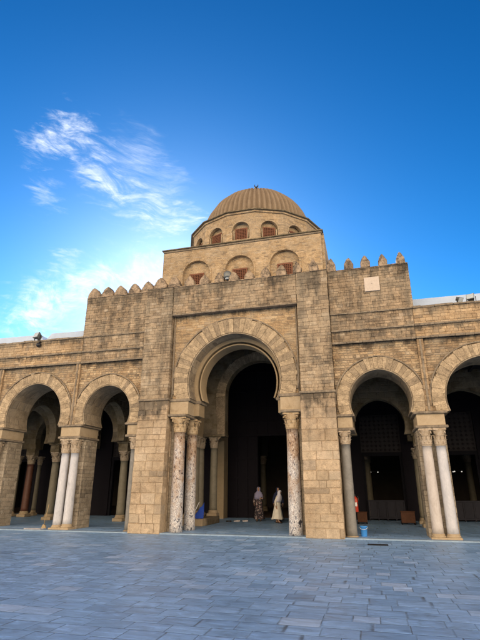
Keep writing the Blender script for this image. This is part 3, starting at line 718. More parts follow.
# ---- the square tower under the dome
TY, TW, TZ = 1.0, 3.93, 12.90
def face_niches(mb_wall, u0, u1, z0, z1, niches, axis, y, d0, d1):
    """split a face into vertical strips, each with its blind arch"""
    cuts = [u0] + [(niches[i][0] + niches[i + 1][0]) / 2 for i in range(len(niches) - 1)] + [u1]
    for i, (cx, cz, R, zs) in enumerate(niches):
        arch_wall(mb_wall, cuts[i], cuts[i + 1], zs, z1, cx, cz, R, d0, d1, 0., axis, y, 28)
tw = MB()
nb = [(-2.18, 11.50, .70, 10.8), (0, 11.50, .70, 10.8), (2.18, 11.50, .70, 10.8)]
face_niches(tw, -TW, TW, 10.8, TZ, nb, 'x', TY, 0, .16)
tw.box(-TW, TW, TY + .162, TY + 2 * TW - .162, 9.42, TZ - .002)
tw.box(-TW, TW, TY, TY + .16, 9.42, 10.799)
nb2 = [(TY + TW + q, 11.5, .70, 10.8) for q in (-2.18, 0, 2.18)]
for s in (-1, 1):
    if s > 0: face_niches(tw, TY + .162, TY + 2 * TW, 10.8, TZ, nb2, 'y', TW, -.01, .12)
    else: face_niches(tw, TY + .162, TY + 2 * TW, 10.8, TZ, nb2, 'y', -TW, -.12, .01)
tw.build('tower', 'tower', mosque)
for cx, *_ in nb:
    voussoirs(cx, 11.50, .70, 10.8, .09, -.02, .04, 0., 22, mosque, y=TY, m='tower', name='niche_moulding', seed=int(cx * 3))
    w_ = MB(); w_.box(cx - .33, cx + .33, TY + .12, TY + .161, 10.75, 11.50, bev=.01)
    w_.box(cx - .37, cx + .37, TY + .08, TY + .13, 11.501, 11.56)
    root = w_.build('window', 'shutter_dark', mosque)
    g = MB()
    for q in range(8): g.box(cx - .31 + q * .0886 - .014, cx - .31 + q * .0886 + .014, TY + .08, TY + .119, 10.76, 11.49)
    for q in range(8): g.box(cx - .325, cx + .325, TY + .085, TY + .116, 10.78 + q * .09, 10.804 + q * .09)
    g.box(cx - .37, cx + .37, TY + .07, TY + .118, 11.47, 11.55); g.box(cx - .36, cx - .31, TY + .07, TY + .118, 10.75, 11.47); g.box(cx + .31, cx + .36, TY + .07, TY + .118, 10.75, 11.47)
    g.build('lattice', 'redwood', root)
tc = MB(); e = TW + .11
tc.box(-e, e, TY - .11, TY + 2 * TW + .11, TZ + .03, TZ + .09, bev=.015); tc.build('tower_cornice', 'trim', mosque)
tc = MB(); tc.box(-e + .06, e - .06, TY - .05, TY + 2 * TW + .05, TZ - .06, TZ + .028, bev=.015); tc.build('tower_moulding', 'mould', mosque)

# ---- sixteen-sided drum
DC = (0., TY + TW); DR = 3.72; DZ0, DZ1 = 13.0, 14.70
apo = DR * cos(pi / 16); hw = DR * sin(pi / 16)
dr = MB()
core = [(( DR - .22) * cos(radians(11.25 + 22.5 * i)), (DR - .22) * sin(radians(11.25 + 22.5 * i)) + DC[1]) for i in range(16)]
dr.prism(core, DZ0, DZ1, axis='z')
for i in range(16):
    a = radians(22.5 * i - 90)
    mat = Matrix.Translation((DC[0], DC[1], 0)) @ Matrix.Rotation(a + pi / 2, 4, 'Z') @ Matrix.Translation((0, -apo, 0))
    f = MB(); arch_wall(f, -hw, hw, 13.25, DZ1, 0, 13.80, .44, 0, .16, 0., 'x', 0, 22); f.box(-hw, hw, 0, .16, DZ0, 13.249)
    dr.add(f.v, f.f, mat=mat)
dr.build('drum', 'tower', mosque)
for i in range(16):
    a = radians(22.5 * i - 90)
    if sin(a) > .45: continue
    w_ = MB(); w_.box(-.28, .28, .125, .165, 13.05, 13.88, bev=.01); o = w_.build('window', 'shutter_dark', mosque)
    w_ = MB(); w_.box(-.32, .32, .08, .124, 13.86, 13.92); w_.box(-.31, -.26, .08, .124, 13.05, 13.86); w_.box(.26, .31, .08, .124, 13.05, 13.86)
    for q in range(7): w_.box(-.25 + q * .083 - .012, -.25 + q * .083 + .012, .09, .122, 13.2, 13.86)
    for q in range(8): w_.box(-.27, .27, .094, .12, 13.22 + q * .085, 13.243 + q * .085)
    w_.build('lattice', 'redwood', o)
    o.matrix_world = Matrix.Translation((DC[0], DC[1], 0)) @ Matrix.Rotation(a + pi / 2, 4, 'Z') @ Matrix.Translation((0, -apo, 0))
    j = MB()
    for q in (-1, 1): j.tube([(q * .345, .03, 13.2), (q * .37, .03, 13.78)], .03, 8)
    soffit_ring(j, 0, 13.80, .44, 13.75, .035, -.025, .03, 0.)
    o2 = j.build('window_surround', 'block', mosque); o2.matrix_world = o.matrix_world.copy()
cr = [((DR + .17) * cos(radians(11.25 + 22.5 * i)), (DR + .17) * sin(radians(11.25 + 22.5 * i)) + DC[1]) for i in range(16)]
cr2 = [((DR + .07) * cos(radians(11.25 + 22.5 * i)), (DR + .07) * sin(radians(11.25 + 22.5 * i)) + DC[1]) for i in range(16)]
dc = MB(); dc.prism(cr, DZ1 + .10, DZ1 + .15, axis='z'); d2 = MB(); d2.prism(cr2, DZ1, DZ1 + .099, axis='z'); d2.build('drum_moulding', 'tower', mosque); dc.build('drum_cornice', 'trim', mosque)
# ribbed dome
N = 68; R0, H0, ZB = 3.12, 2.98, DZ1 + .36
dm = MB(); ns = N * 7; vs = []; fs = []; nl = 44
for j in range(nl):
    u = max(0, (j - 1) / (nl - 2)) * (pi / 2 - .03); r = R0 * cos(u) ** .95; z = ZB + H0 * sin(u) - (.22 if j == 0 else 0)
    for i in range(ns):
        a = 2 * pi * i / ns; g = abs(cos(N * a / 2)); k = 1 - .095 * (1 - g ** .6) + .006 * sin(a * 13 + j * .3)
        vs.append((r * k * cos(a), DC[1] + r * k * sin(a), z - .01 * (1 - g)))
for j in range(nl - 1):
    for i in range(ns): k = (i + 1) % ns; fs.append((j * ns + i, j * ns + k, (j + 1) * ns + k, (j + 1) * ns + i))
fs.append(tuple((nl - 1) * ns + i for i in range(ns)))
dm.add(vs, fs, True); dome = dm.build('dome', 'dome', mosque)
fn = MB(); zt = ZB + H0 + .42
fn.lathe([(.16, -.46), (.12, -.38), (.05, -.1), (.05, 0.01)], 12, (0, DC[1], zt))
fn.lathe([(.12, 0), (.12, .06), (.05, .1), (.05, .18), (.11, .25), (.05, .31), (.035, .38)], 12, (0, DC[1], zt))
cres = []
for i in range(17): a = radians(-235 + 290 * i / 16 + 0); cres.append((.13 * cos(a), .13 * sin(a) + .13))
for i in range(15, 0, -1): a = radians(-235 + 290 * i / 16); cres.append((.09 * cos(a), .09 * sin(a) + .165))
fn.prism([(x, zt + .36 + z) for x, z in cres], DC[1] - .02, DC[1] + .02)
fn.build('finial', 'iron', dome)

# ---- inside the gallery: second arcade, cross arches, ceilings, back wall with doors
Y2, Y3 = 4.85, 9.30
def cross_arch(xc, y0, y1, cz=4.45, R=1.28, top=6.85, th=.44):
    w = MB(); arch_wall(w, y0, y1, 4.0, top, (y0 + y1) / 2, cz, R, -th / 2, th / 2, .12, 'y', xc, 28); w.build('cross_arch', 'inner', mosque)
for s in (-1, 1):
    for k in range(5):
        if k == 0: a, b_, cx, R = 3.0, PIERS[0], 5.80, 1.14
        else: a, b_ = PIERS[k - 1], PIERS[k]; cx = (a + b_) / 2; R = 1.42
        w = MB(); u0, u1 = sorted((s * (a + (.22 if k == 0 else 0)), s * b_))
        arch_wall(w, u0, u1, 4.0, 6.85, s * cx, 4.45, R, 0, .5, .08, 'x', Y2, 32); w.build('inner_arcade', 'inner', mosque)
    for k, p in enumerate(PIERS[:4]):
        x = s * p
        im = MB(); im.box(x - .34, x + .34, Y2 - .1, Y2 + .6, 3.90, 3.998, bev=.02); im.build('impost_moulding', 'inner', mosque)
        im = MB(); im.box(x - .27, x + .27, Y2 - .02, Y2 + .52, 3.52, 3.90); im.build('impost_block', 'inner', mosque)
        column(x, Y2 + .25, .21, .34, 3.0, 3.52, 'inner_col', 'cap', mosque, aw=.25, z0=floor_z)
        cross_arch(x, WD + .05, Y2 - .002); cross_arch(x, Y2 + .502, Y3 - .2, R=1.45)
        column(x, 7.2, .19, .3, 3.0, 3.52, 'red_col' if k == 1 and s < 0 else 'inner_col', 'cap', mosque, aw=.23, z0=floor_z) if k in (0, 1, 2) else None
    # coupled columns that carry the cross arch beside the central nave
    for (xx, yy) in ((3.15, Y2 - .45), (3.15, Y2 + .25), (2.45, Y2 + .25), (3.15, Y2 - 1.2)):
        column(s * xx, yy, .19, .62, 3.55, 4.1, 'inner_col', 'cap', mosque, aw=.23, z0=.36)
    pl = MB(); x0, x1 = sorted((s * 2.22, s * 3.5)); pl.box(x0, x1, Y2 - 1.35, Y2 + .62, floor_z, .36, bev=.02); pl.build('plinth', 'inner', mosque)
    im = MB(); im.box(*sorted((s * 1.78, s * 3.52)), Y2 - .1, Y2 + .6, 4.102, 4.24, bev=.02); im.build('impost_moulding', 'inner', mosque)
    # plain wall above the coupled columns
    w = MB(); w.box(*sorted((s * 2.95, s * 3.35)), WD, Y2 - .002, 4.102, 9.28); w.build('nave_wall', 'soffit', mosque)
    w = MB(); w.box(*sorted((s * 2.95, s * 3.35)), Y2 + .502, Y3, 4.242, 9.28); w.box(*sorted((s * 2.95, s * 3.35)), Y3 - .8, Y3, 0, 4.24); w.build('nave_wall', 'soffit', mosque)
    c_ = MB(); c_.box(*sorted((s * 3.36, s * 24.57)), WD + .002, Y3 - .002, 6.86, 7.0)
    for q in range(36): c_.box(*sorted((s * (3.6 + q * .58), s * (3.72 + q * .58))), WD + .01, Y3 - .01, 6.72, 6.858)
    c_.build('ceiling', 'ceil', mosque)
    ew = MB(); ew.box(*sorted((s * 24.3, s * 24.57)), WD, Y3, 0, 8.3); ew.build('end_wall', 'inner', mosque)
    rf = MB(); rf.box(*sorted((s * 7.42, s * 24.57)), WD + .002, 24., 8.2, 8.32); rf.build('gallery_roof', 'lime', mosque)
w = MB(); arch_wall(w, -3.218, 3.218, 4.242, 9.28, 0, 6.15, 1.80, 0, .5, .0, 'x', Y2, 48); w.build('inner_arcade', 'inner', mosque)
voussoirs(0, 6.15, 1.80, 4.26, .48, -.03, .05, .0, 38, mosque, y=Y2, seed=77)
# a further row of reused columns deep in the left gallery
column(-14.9, 7.1, .21, .34, 3.0, 3.52, 'red_col', 'cap', mosque, aw=.25, z0=floor_z); column(-15.2, 8.3, .13, .34, 3.0, 3.52, 'inner_col', 'cap', mosque, aw=.2, z0=floor_z)
w = MB(); arch_wall(w, -16.5, -11.92, 3.9, 6.85, -13.2, 4.5, 1.45, 0, .45, .12, 'x', 6.88, 32); w.box(-15.2, -14.6, 6.9, 7.3, 3.522, 3.898); w.build('inner_arcade', 'inner', mosque)
# back wall
bw = MB(); edges = []
doors = [(0, 3.05)] + [(s * 5.85, 1.07) for s in (-1, 1)] + [(s * c, 1.12) for s in (-1, 1) for c in (9.59, 13.82, 18.07, 22.3)]
doors.sort(); x = -24.3
for cx, hw_ in doors:
    bw.box(x, cx - hw_, Y3, Y3 + .6, 0, 9.28 if abs(cx) < .1 or x > -3.1 and x < 3 else 6.86); x = cx + hw_
    top = 8.6 if cx == 0 else 3.35
    bw.box(cx - hw_, cx + hw_, Y3, Y3 + .6, 5.55 if cx else 8.6, 9.28 if cx == 0 else 6.86)
bw.box(x, 24.3, Y3, Y3 + .6, 0, 6.86); bw.build('prayer_hall_wall', 'wood2', mosque)
for n_, (cx, hw_) in enumerate(doors):
    if cx == 0: continue
    d = MB(); d.box(cx - hw_, cx - hw_ + .14, Y3 + .1, Y3 + .3, floor_z, 3.3); d.box(cx + hw_ - .14, cx + hw_, Y3 + .1, Y3 + .3, floor_z, 3.3); d.box(cx - hw_, cx + hw_, Y3 + .08, Y3 + .32, 3.3, 3.5)
    fr = d.build('door_frame', 'wood', mosque)
    l = MB(); l.box(cx - hw_, cx + hw_, Y3 + .2, Y3 + .26, 3.502, 5.548)
    q = 0
    for i in range(9):
        for j in range(9):
            px, pz = cx - hw_ + .13 + i * (2 * hw_ - .26) / 8, 3.63 + j * .225
            l.add([(px - .09, Y3 + .2, pz), (px, Y3 + .2, pz - .09), (px + .09, Y3 + .2, pz), (px, Y3 + .2, pz + .09), (px, Y3 + .15, pz)], [(0, 1, 4), (1, 2, 4), (2, 3, 4), (3, 0, 4)])
    l.build('tympanum_lattice', 'lattice', fr)
# centre wooden screen with its doorway
sc = MB(); sc.box(-3.05, -1.20, Y3 + .2, Y3 + .28, floor_z, 4.62); sc.box(1.20, 3.05, Y3 + .2, Y3 + .28, floor_z, 4.62); sc.box(-3.05, 3.05, Y3 + .2, Y3 + .28, 4.62, 8.6)
for i in range(11): x = -3.05 + i * .61; z0 = floor_z if abs(x) > 1.15 else 4.62; sc.box(x - .05 + (.05 if i == 0 else 0), x + .05 - (.05 if i == 10 else 0), Y3 + .13, Y3 + .2, z0, 8.6)
for z in (1.1, 2.2, 3.3, 4.62, 5.5, 6.4, 7.3, 8.5):
    if z < 4.5: sc.box(-3.0, -1.2, Y3 + .14, Y3 + .199, z - .05, z + .05); sc.box(1.2, 3.0, Y3 + .14, Y3 + .199, z - .05, z + .05)
    else: sc.box(-3.0, 3.0, Y3 + .12, Y3 + .199, z - .06, z + .06)
sc.build('carved_screen', 'wood2', mosque)
dl = MB(); mt = Matrix.Translation((-1.2, Y3 + .24, 0)) @ Matrix.Rotation(radians(96), 4, 'Z')
dl.box(0, 1.15, -.04, .04, floor_z + .02, 4.6, mat=mt); dl.build('door_leaf', 'wood', mosque)
# nave ceiling above the gallery crossing
c_ = MB(); c_.box(-3.36, 3.36, WD + .002, Y3 + .6, 9.281, 9.299); c_.build('ceiling', 'ceil', mosque)
# prayer hall shell
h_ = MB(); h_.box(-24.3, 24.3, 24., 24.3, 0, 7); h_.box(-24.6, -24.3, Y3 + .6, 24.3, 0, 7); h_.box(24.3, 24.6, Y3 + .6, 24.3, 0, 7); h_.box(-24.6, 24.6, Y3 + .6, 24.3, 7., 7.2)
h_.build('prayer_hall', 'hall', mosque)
for x in (-2.6, 2.6, 5.0, 8.2, 11.6):
    for y in (13., 17.5): column(x, y, .22, .35, 3.3, 3.9, 'inner_col', 'cap', mosque, aw=.26, z0=floor_z)
for y in (13., 17.5):
    w = MB(); xs = [-2.6, 2.6, 5.0, 8.2, 11.6]
    for a, b_ in zip(xs, xs[1:]): arch_wall(w, a, b_, 3.9, 6.99, (a + b_) / 2, 4.3, min((b_ - a) / 2 - .25, 2.2), -.25, .25, 0., 'x', y, 24)
    w.build('hall_arcade', 'hall', mosque)

# ------------------------------------------------------------------ setting
def sheet(name, m, x0, x1, y0, y1, z, nx=1, ny=1):
    mb = MB(); vs = []; fs = []
    for j in range(ny + 1):
        for i in range(nx + 1): vs.append((x0 + (x1 - x0) * i / nx, y0 + (y1 - y0) * j / ny, z))
    for j in range(ny):
        for i in range(nx): a = j * (nx + 1) + i; fs.append((a, a + 1, a + nx + 2, a + nx + 1))
    mb.add(vs, fs); o = mb.build(name, m, fix=False); o['kind'] = 'structure'; return o
M['earth'] = plain('earth', (.27, .22, .16), .95, .15, .5)
sheet('ground', 'earth', -3000, 3000, -3000, 3000, -.06)
sheet('courtyard_paving', 'paving', -45, 45, -70, -.32, 0.)
kb = MB(); kb.box(-24.6, 24.6, -.32, -.02, -.03, floor_z, bev=.012); o = kb.build('gallery_kerb', 'kerb'); o['kind'] = 'structure'
sheet('gallery_floor', 'paving_in', -24.3, 24.3, -.02, Y3 + .6, floor_z - .002)
sheet('prayer_hall_floor', 'carpet', -24.3, 24.3, Y3 + .6, 24, floor_z)

# ------------------------------------------------------------------ loose things
def floodlight(parent, x, y, z, rz, tilt, sc=1.):
    mat = Matrix.Translation((x, y, z)) @ Matrix.Rotation(rz, 4, 'Z')
    b_ = MB(); b_.box(-.17 * sc, .17 * sc, -.02, .02, -.02, .0, mat=mat)
    b_.box(-.19 * sc, -.17 * sc, -.02, .02, -.02, .22 * sc, mat=mat); b_.box(.17 * sc, .19 * sc, -.02, .02, -.02, .22 * sc, mat=mat); b_.build('bracket', 'iron', parent)
    m2 = mat @ Matrix.Translation((0, 0, .2 * sc)) @ Matrix.Rotation(tilt, 4, 'X')
    h = MB(); h.add([(-.16 * sc, -.10 * sc, -.14 * sc), (.16 * sc, -.10 * sc, -.14 * sc), (.16 * sc, -.10 * sc, .14 * sc), (-.16 * sc, -.10 * sc, .14 * sc), (-.09 * sc, .13 * sc, -.09 * sc), (.09 * sc, .13 * sc, -.09 * sc), (.09 * sc, .13 * sc, .09 * sc), (-.09 * sc, .13 * sc, .09 * sc)],
                    [(0, 1, 2, 3), (4, 7, 6, 5), (0, 4, 5, 1), (1, 5, 6, 2), (2, 6, 7, 3), (3, 7, 4, 0)], mat=m2)
    for q in range(5): h.box((-.08 + q * .04) * sc - .004, (-.08 + q * .04) * sc + .004, .0, .16 * sc, -.10 * sc, .10 * sc, mat=m2)
    hh = h.build('housing', 'grey_metal', parent)
    g = MB(); g.box(-.14 * sc, .14 * sc, -.115 * sc, -.102 * sc, -.12 * sc, .12 * sc, mat=m2); g.build('glass', 'glass', parent)
fl = thing('floodlight', 'large grey floodlight above the leftmost whole arch, dark ball camera below it', 'floodlight', (-9.95, .0, 8.42), group='floodlights on the gallery roof')
floodlight(fl, 0, 0, 0, radians(-15), radians(-20), 1.1)
for q, (dx, rz, lab) in enumerate(((9.13, 40, 'dark floodlight turned aside, the one nearer the porch on the right roof edge'), (9.55, -25, 'pale floodlight facing the courtyard, farther from the porch on the right roof edge'))):
    f2 = thing('floodlight', lab, 'floodlight', (dx, .1, 8.42), group='floodlights on the gallery roof')
    floodlight(f2, 0, 0, 0, radians(rz), radians(-20 if q else 35), .75 if q == 0 else .9)
cam_ = thing('ball_camera', 'small black ball camera hanging under the left floodlight', 'camera', (-9.72, -.12, 8.30))
a_ = MB(); a_.box(-.04, .04, .0, .12, -.02, .03); a_.tube([(0, 0, 0), (0, 0, -.1)], .02, 8); a_.build('mount', 'iron', cam_)
a_ = MB(); a_.lathe([(.01, -.13), (.07, -.11), (.115, -.05), (.125, .0), (.11, .05), (.06, .09), (.02, .1)], 16, (0, 0, -.15)); a_.build('ball', 'black', cam_)

lp = thing('roof_beacon', 'pale grey hooded lamp standing among the merlons in front of the tower', 'lamp', (-.27, -.02, 10.33))
a_ = MB(); a_.lathe([(.11, 0), (.11, .04), (.05, .06), (.05, .22)], 14); a_.build('post', 'iron', lp)
a_ = MB(); a_.lathe([(.06, .22), (.17, .24), (.19, .30), (.19, .44), (.16, .52), (.08, .58), (.01, .6)], 18); a_.build('hood', 'grey_metal', lp)
a_ = MB(); a_.lathe([(.10, .17), (.12, .2), (.12, .235)], 14); a_.build('lens', 'glass', lp)

pq = thing('sundial', 'square pale marble sundial set high on the right porch wall', 'sundial', (5.93, -.03, 9.55))
a_ = MB(); a_.box(-.30, .30, -.03, .03, -.31, .31, bev=.01); a_.build('slab', 'plaque', pq)
a_ = MB(); a_.box(-.006, .006, -.09, -.03, -.0, .012); a_.build('gnomon', 'iron', pq)

gr = thing('drain_grate', 'dark slotted drain grate in the paving before the right porch arch', 'grate', (5.22, -1.75, .004))
a_ = MB(); a_.box(-.31, .31, -.17, -.15, 0, .008); a_.box(-.31, .31, .15, .17, 0, .008); a_.box(-.31, -.29, -.15, .15, 0, .008); a_.box(.29, .31, -.15, .15, 0, .008); a_.build('frame', 'iron', gr)
a_ = MB()
for q in range(14): a_.box(-.28 + q * .042, -.26 + q * .042, -.15, .15, 0, .006)
a_.box(-.29, .29, -.15, .15, -.002, .001); a_.build('bars', 'black', gr)

bk = thing('bucket', 'blue plastic bucket beside the grey column under the right porch arch', 'bucket', (4.78, .42, floor_z))
a_ = MB(); a_.lathe([(.0, .0), (.10, 0), (.105, .01), (.128, .31), (.14, .315), (.14, .335), (.128, .335), (.122, .31), (.095, .02), (.0, .015)], 24, cap=False); a_.build('pail', 'blue', bk)
a_ = MB(); a_.tube([(.136 * cos(a), -.03 - .10 * sin(a), .31 - .08 * sin(a)) for a in [pi * i / 14 for i in range(15)]], .006, 6); a_.build('handle', 'white', bk)

fe = thing('fire_extinguisher', 'red fire extinguisher hung behind the grey column at the right porch arch', 'extinguisher', (4.53, 1.40, .80))
a_ = MB(); a_.lathe([(.0, 0), (.085, .0), (.095, .02), (.095, .43), (.08, .49), (.04, .53), (.035, .55), (0., .55)], 20, cap=False); a_.build('cylinder', 'red', fe)
a_ = MB(); a_.box(-.025, .025, -.03, .03, .55, .60); a_.box(-.012, .012, -.14, .02, .60, .625); a_.box(-.012, .012, -.12, .02, .57, .585); a_.build('valve', 'black', fe)
a_ = MB(); a_.tube([(.03, 0, .57), (.11, -.02, .55), (.13, -.02, .4), (.115, -.02, .2)], .012, 8); a_.build('hose', 'black', fe)
a_ = MB(); a_.box(-.06, .06, -.101, -.092, .2, .34); a_.build('sticker', 'white', fe)
a_ = MB(); a_.box(-.05, -.02, .08, .12, -.02, .5); a_.lathe([(.10, .3), (.10, .325)], 20); a_.build('wall_strap', 'iron', fe)

def chest(x, y, rz, w, h, label):
    c = thing('wooden_box', label, 'box', (x, y, floor_z), rz, 'orange wooden boxes')
    a_ = MB(); a_.box(-w / 2, w / 2, -.2, .2, .08, h, bev=.01); a_.build('body', 'orangewood', c)
    a_ = MB(); a_.box(-w / 2 - .02, w / 2 + .02, -.22, .22, h + .001, h + .035, bev=.008); a_.build('lid', 'orangewood', c)
    for sx in (-1, 1):
        for sy in (-1, 1): a_ = MB(); a_.box(sx * w / 2 - .03 - (.03 if sx > 0 else -.03), sx * w / 2 + .03 - (.03 if sx > 0 else -.03), sy * .17 - .03, sy * .17 + .03, 0, .08); a_.build('leg', 'wood', c)
chest(6.70, 6.6, 0, .62, .55, 'orange wooden box by the columns at the right of the doorway barrier')
chest(4.62, 6.6, 0, .45, .50, 'orange wooden box left of the doorway, behind the bucket')

def barrier(cx, w, label):
    b_ = thing('wooden_barrier', label, 'barrier', (cx, Y3 - .12, floor_z), 0, 'low barriers in the prayer hall doorways')
    a_ = MB(); n = max(2, int(w / .45))
    a_.box(-w / 2, w / 2, -.03, .03, .92, 1.0, bev=.008); a_.box(-w / 2, w / 2, -.03, .03, .08, .18, bev=.008)
    for i in range(n + 1): x = -w / 2 + .03 + i * (w - .06) / n; a_.box(x - .03, x + .03, -.026, .026, .0, .92)
    a_.build('rail_frame', 'grey_wood', b_)
    for i in range(n): x0 = -w / 2 + .06 + i * (w - .06) / n; p = MB(); p.box(x0 + .01, x0 + (w - .06) / n - .07, -.012, .012, .181, .919, bev=.004); p.build('panel', 'grey_wood', b_)
M['grey_wood'] = plain('grey_wood', (.022, .022, .032), .8, .2, 9)
barrier(5.85, 1.85, 'low panelled barrier across the doorway behind the right porch arch')
barrier(9.6, 2.0, 'low panelled barrier across the doorway at the right edge of the picture')

br = thing('broom', 'thin wooden broom leaning on the left pair of white columns', 'broom', (-8.5, .45, 0))
a_ = MB(); a_.tube([(-.02, -.0, .16), (.10, .0, 1.0)], .014, 8); a_.build('stick', 'rope', br)
a_ = MB(); a_.prism([(-.15, 0), (.13, 0), (.05, .16), (-.06, .19)], -.03, .03); a_.build('bristles', 'rope', br)
sl = MB(); sl.prism([(-.42, -.12), (-.1, -.2), (.36, -.1), (.4, .08), (-.05, .16), (-.36, .08)], 0, .035, axis='z'); o = sl.build('cleaning_cloth', 'rag'); o.location = (-8.55, -.12, .046)
o['label'] = 'pale flat cloth lying on the kerb by the left white columns'; o['category'] = 'cloth'

bl = thing('prop_board', 'bright blue folded cloth leaning on the steps by the inner columns', 'cloth', (-2.62, 3.42, floor_z))
a_ = MB()
vs = []; nn = 10
for i in range(nn + 1):
    u = i / nn
    for j in range(5): q = j / 4; vs.append((-.30 + .55 * q * (1 - .0 * u) + .30 * u * (1 - q), .0 + .12 * sin(q * 7 + u * 3) * .3 + .15 * u, .30 + .68 * u * (.55 + .45 * q) + .02 * sin(q * 9)))
fs = [(i * 5 + j, i * 5 + j + 1, i * 5 + j + 6, i * 5 + j + 5) for i in range(nn) for j in range(4)]
a_.add(vs, fs, True); bm_ = [(x, y + .03, z) for x, y, z in vs]; a_.add(bm_, [tuple(reversed(f)) for f in fs], True)
bo = a_.build('cloth', 'navy', bl, fix=False)
a_ = MB(); a_.tube([(-.30, -.02, .30), (.02, .1, 1.0)], .02, 6); a_.build('white_hem', 'white', bl)
bl.name = 'blue_cloth'
st = MB(); st.box(-3.2, -2.25, 3.0, 3.48, floor_z, .34, bev=.02); o = st.build('stone_step', 'block'); o['label'] = 'low stone step beneath the blue cloth by the inner columns'; o['category'] = 'step'

def shoe_pair(x, y, rz, m, label):
    r = thing('shoes', label, 'shoes', (x, y, floor_z), rz, 'shoes left on the floor by the door')
    for sx, q in ((-1, .2), (1, -.35)):
        a_ = MB(); prof = [(-.13, .035), (-.10, .042), (-.03, .034), (.05, .046), (.11, .040), (.145, .018)]
        vs = []; fs = []
        for (yy, hw_) in prof:
            for (kx, kz) in ((-1, 0), (-1, .025), (-.7, .05 if yy > 0 else .07), (.7, .05 if yy > 0 else .07), (1, .025), (1, 0)): vs.append((kx * hw_, yy, kz))
        for i in range(5):
            for k in range(6): l = (k + 1) % 6; fs.append((i * 6 + k, i * 6 + l, i * 6 + 6 + l, i * 6 + 6 + k))
        fs += [tuple(range(6)), tuple(range(30, 36))[::-1]]
        a_.add(vs, fs, True, mat=Matrix.Translation((sx * .08, 0, 0)) @ Matrix.Rotation(q, 4, 'Z')); a_.build('shoe', m, r)
for (x, y, rz, m, lab) in ((-1.95, 6.2, .4, 'shoe', 'dark shoes, the nearest the inner columns of the shoes on the floor'), (-1.60, 6.5, 1.3, 'shoepale', 'whitish shoes in the middle of the shoes left on the floor'), (-1.20, 6.6, 2.0, 'shoepale', 'whitish shoes nearest the walking woman among the shoes on the floor')):
    shoe_pair(x, y, rz, m, lab)

def lamp(x, y, z, label):
    l = thing('hanging_lamp', label, 'lamp', (x, y, 0), 0, 'lamps burning inside the prayer hall')
    a_ = MB(); a_.tube([(0, 0, 6.99), (0, 0, z + .35)], .012, 6); a_.build('chain', 'iron', l)
    a_ = MB(); a_.lathe([(.30, z + .05), (.32, z + .09), (.30, z + .12)], 20, cap=False)
    for k in range(3): q = 2.1 * k; a_.tube([(.3 * cos(q), .3 * sin(q), z + .1), (0, 0, z + .36)], .008, 5)
    a_.build('ring', 'iron', l)
    for k in range(3):
        q = 2.1 * k; a_ = MB(); a_.lathe([(.005, 0), (.035, .02), (.04, .05), (.02, .08), (.005, .09)], 10, (.3 * cos(q), .3 * sin(q), z + .0)); a_.build('bulb', 'bulb', l)
lamp(5.33, 14.2, 2.55, 'lit ring lamp seen through the doorway behind the right porch arch')
lamp(10.30, 14.2, 2.55, 'lit ring lamp in the hall behind the rightmost arch')

# ------------------------------------------------------------------ people
def skin_chain(name, chains, m, parent, sub=1):
    """chains: list of lists of (x,y,z,r); chains share their first point with an existing vertex when equal"""
    vs = []; es = []; rs = []; idx = {}
    for ch in chains:
        prev = None
        for (x, y, z, r) in ch:
            key = (round(x, 4), round(y, 4), round(z, 4))
            if key not in idx: idx[key] = len(vs); vs.append((x, y, z)); rs.append(r)
            k = idx[key]
            if prev is not None: es.append((prev, k))
            prev = k
    me = bpy.data.meshes.new(name); me.from_pydata(vs, es, []); o = bpy.data.objects.new(name, me); COL.objects.link(o)
    sk = o.modifiers.new('skin', 'SKIN'); sk.use_smooth_shade = True
    for i, r in enumerate(rs):
        d = me.skin_vertices[0].data[i]; rr = r if isinstance(r, tuple) else (r, r); d.radius = rr; d.use_root = (i == 0)
    ss = o.modifiers.new('sub', 'SUBSURF'); ss.levels = sub; ss.render_levels = sub
    dg = bpy.context.evaluated_depsgraph_get(); dg.update(); me2 = bpy.data.meshes.new_from_object(o.evaluated_get(dg))
    COL.objects.unlink(o); bpy.data.objects.remove(o)
    me2.name = name; me2.materials.clear(); me2.materials.append(M[m]); me2.polygons.foreach_set('use_smooth', [True] * len(me2.polygons))
    o = bpy.data.objects.new(name, me2); COL.objects.link(o); o.parent = parent
    return o

def hand(chains, w, d, side):
    """five fingers on a palm that starts at wrist w and points along d"""
    w = Vector(w); d = Vector(d).normalized(); a = Vector((side, 0, 0)); a = (a - d * a.dot(d)).normalized(); n = d.cross(a)
    p = w + d * .045; pt = lambda q, r: (q.x, q.y, q.z, r)
    chains.append([pt(w, .022), pt(p, (.026))])
    for k, L in zip((-1.5, -.5, .5, 1.5), (.06, .072, .07, .055)):
        b_ = p + d * .035 + n * (k * .017); chains.append([pt(p, .026), pt(b_, .010), pt(b_ + d * L * .5 + a * -.008, .009), pt(b_ + d * L + a * -.025, .007)])
    th = w + d * .02 + n * -.03; chains.append([pt(w, .022), pt(th, .011), pt(th + d * .045 + n * -.012, .009)])

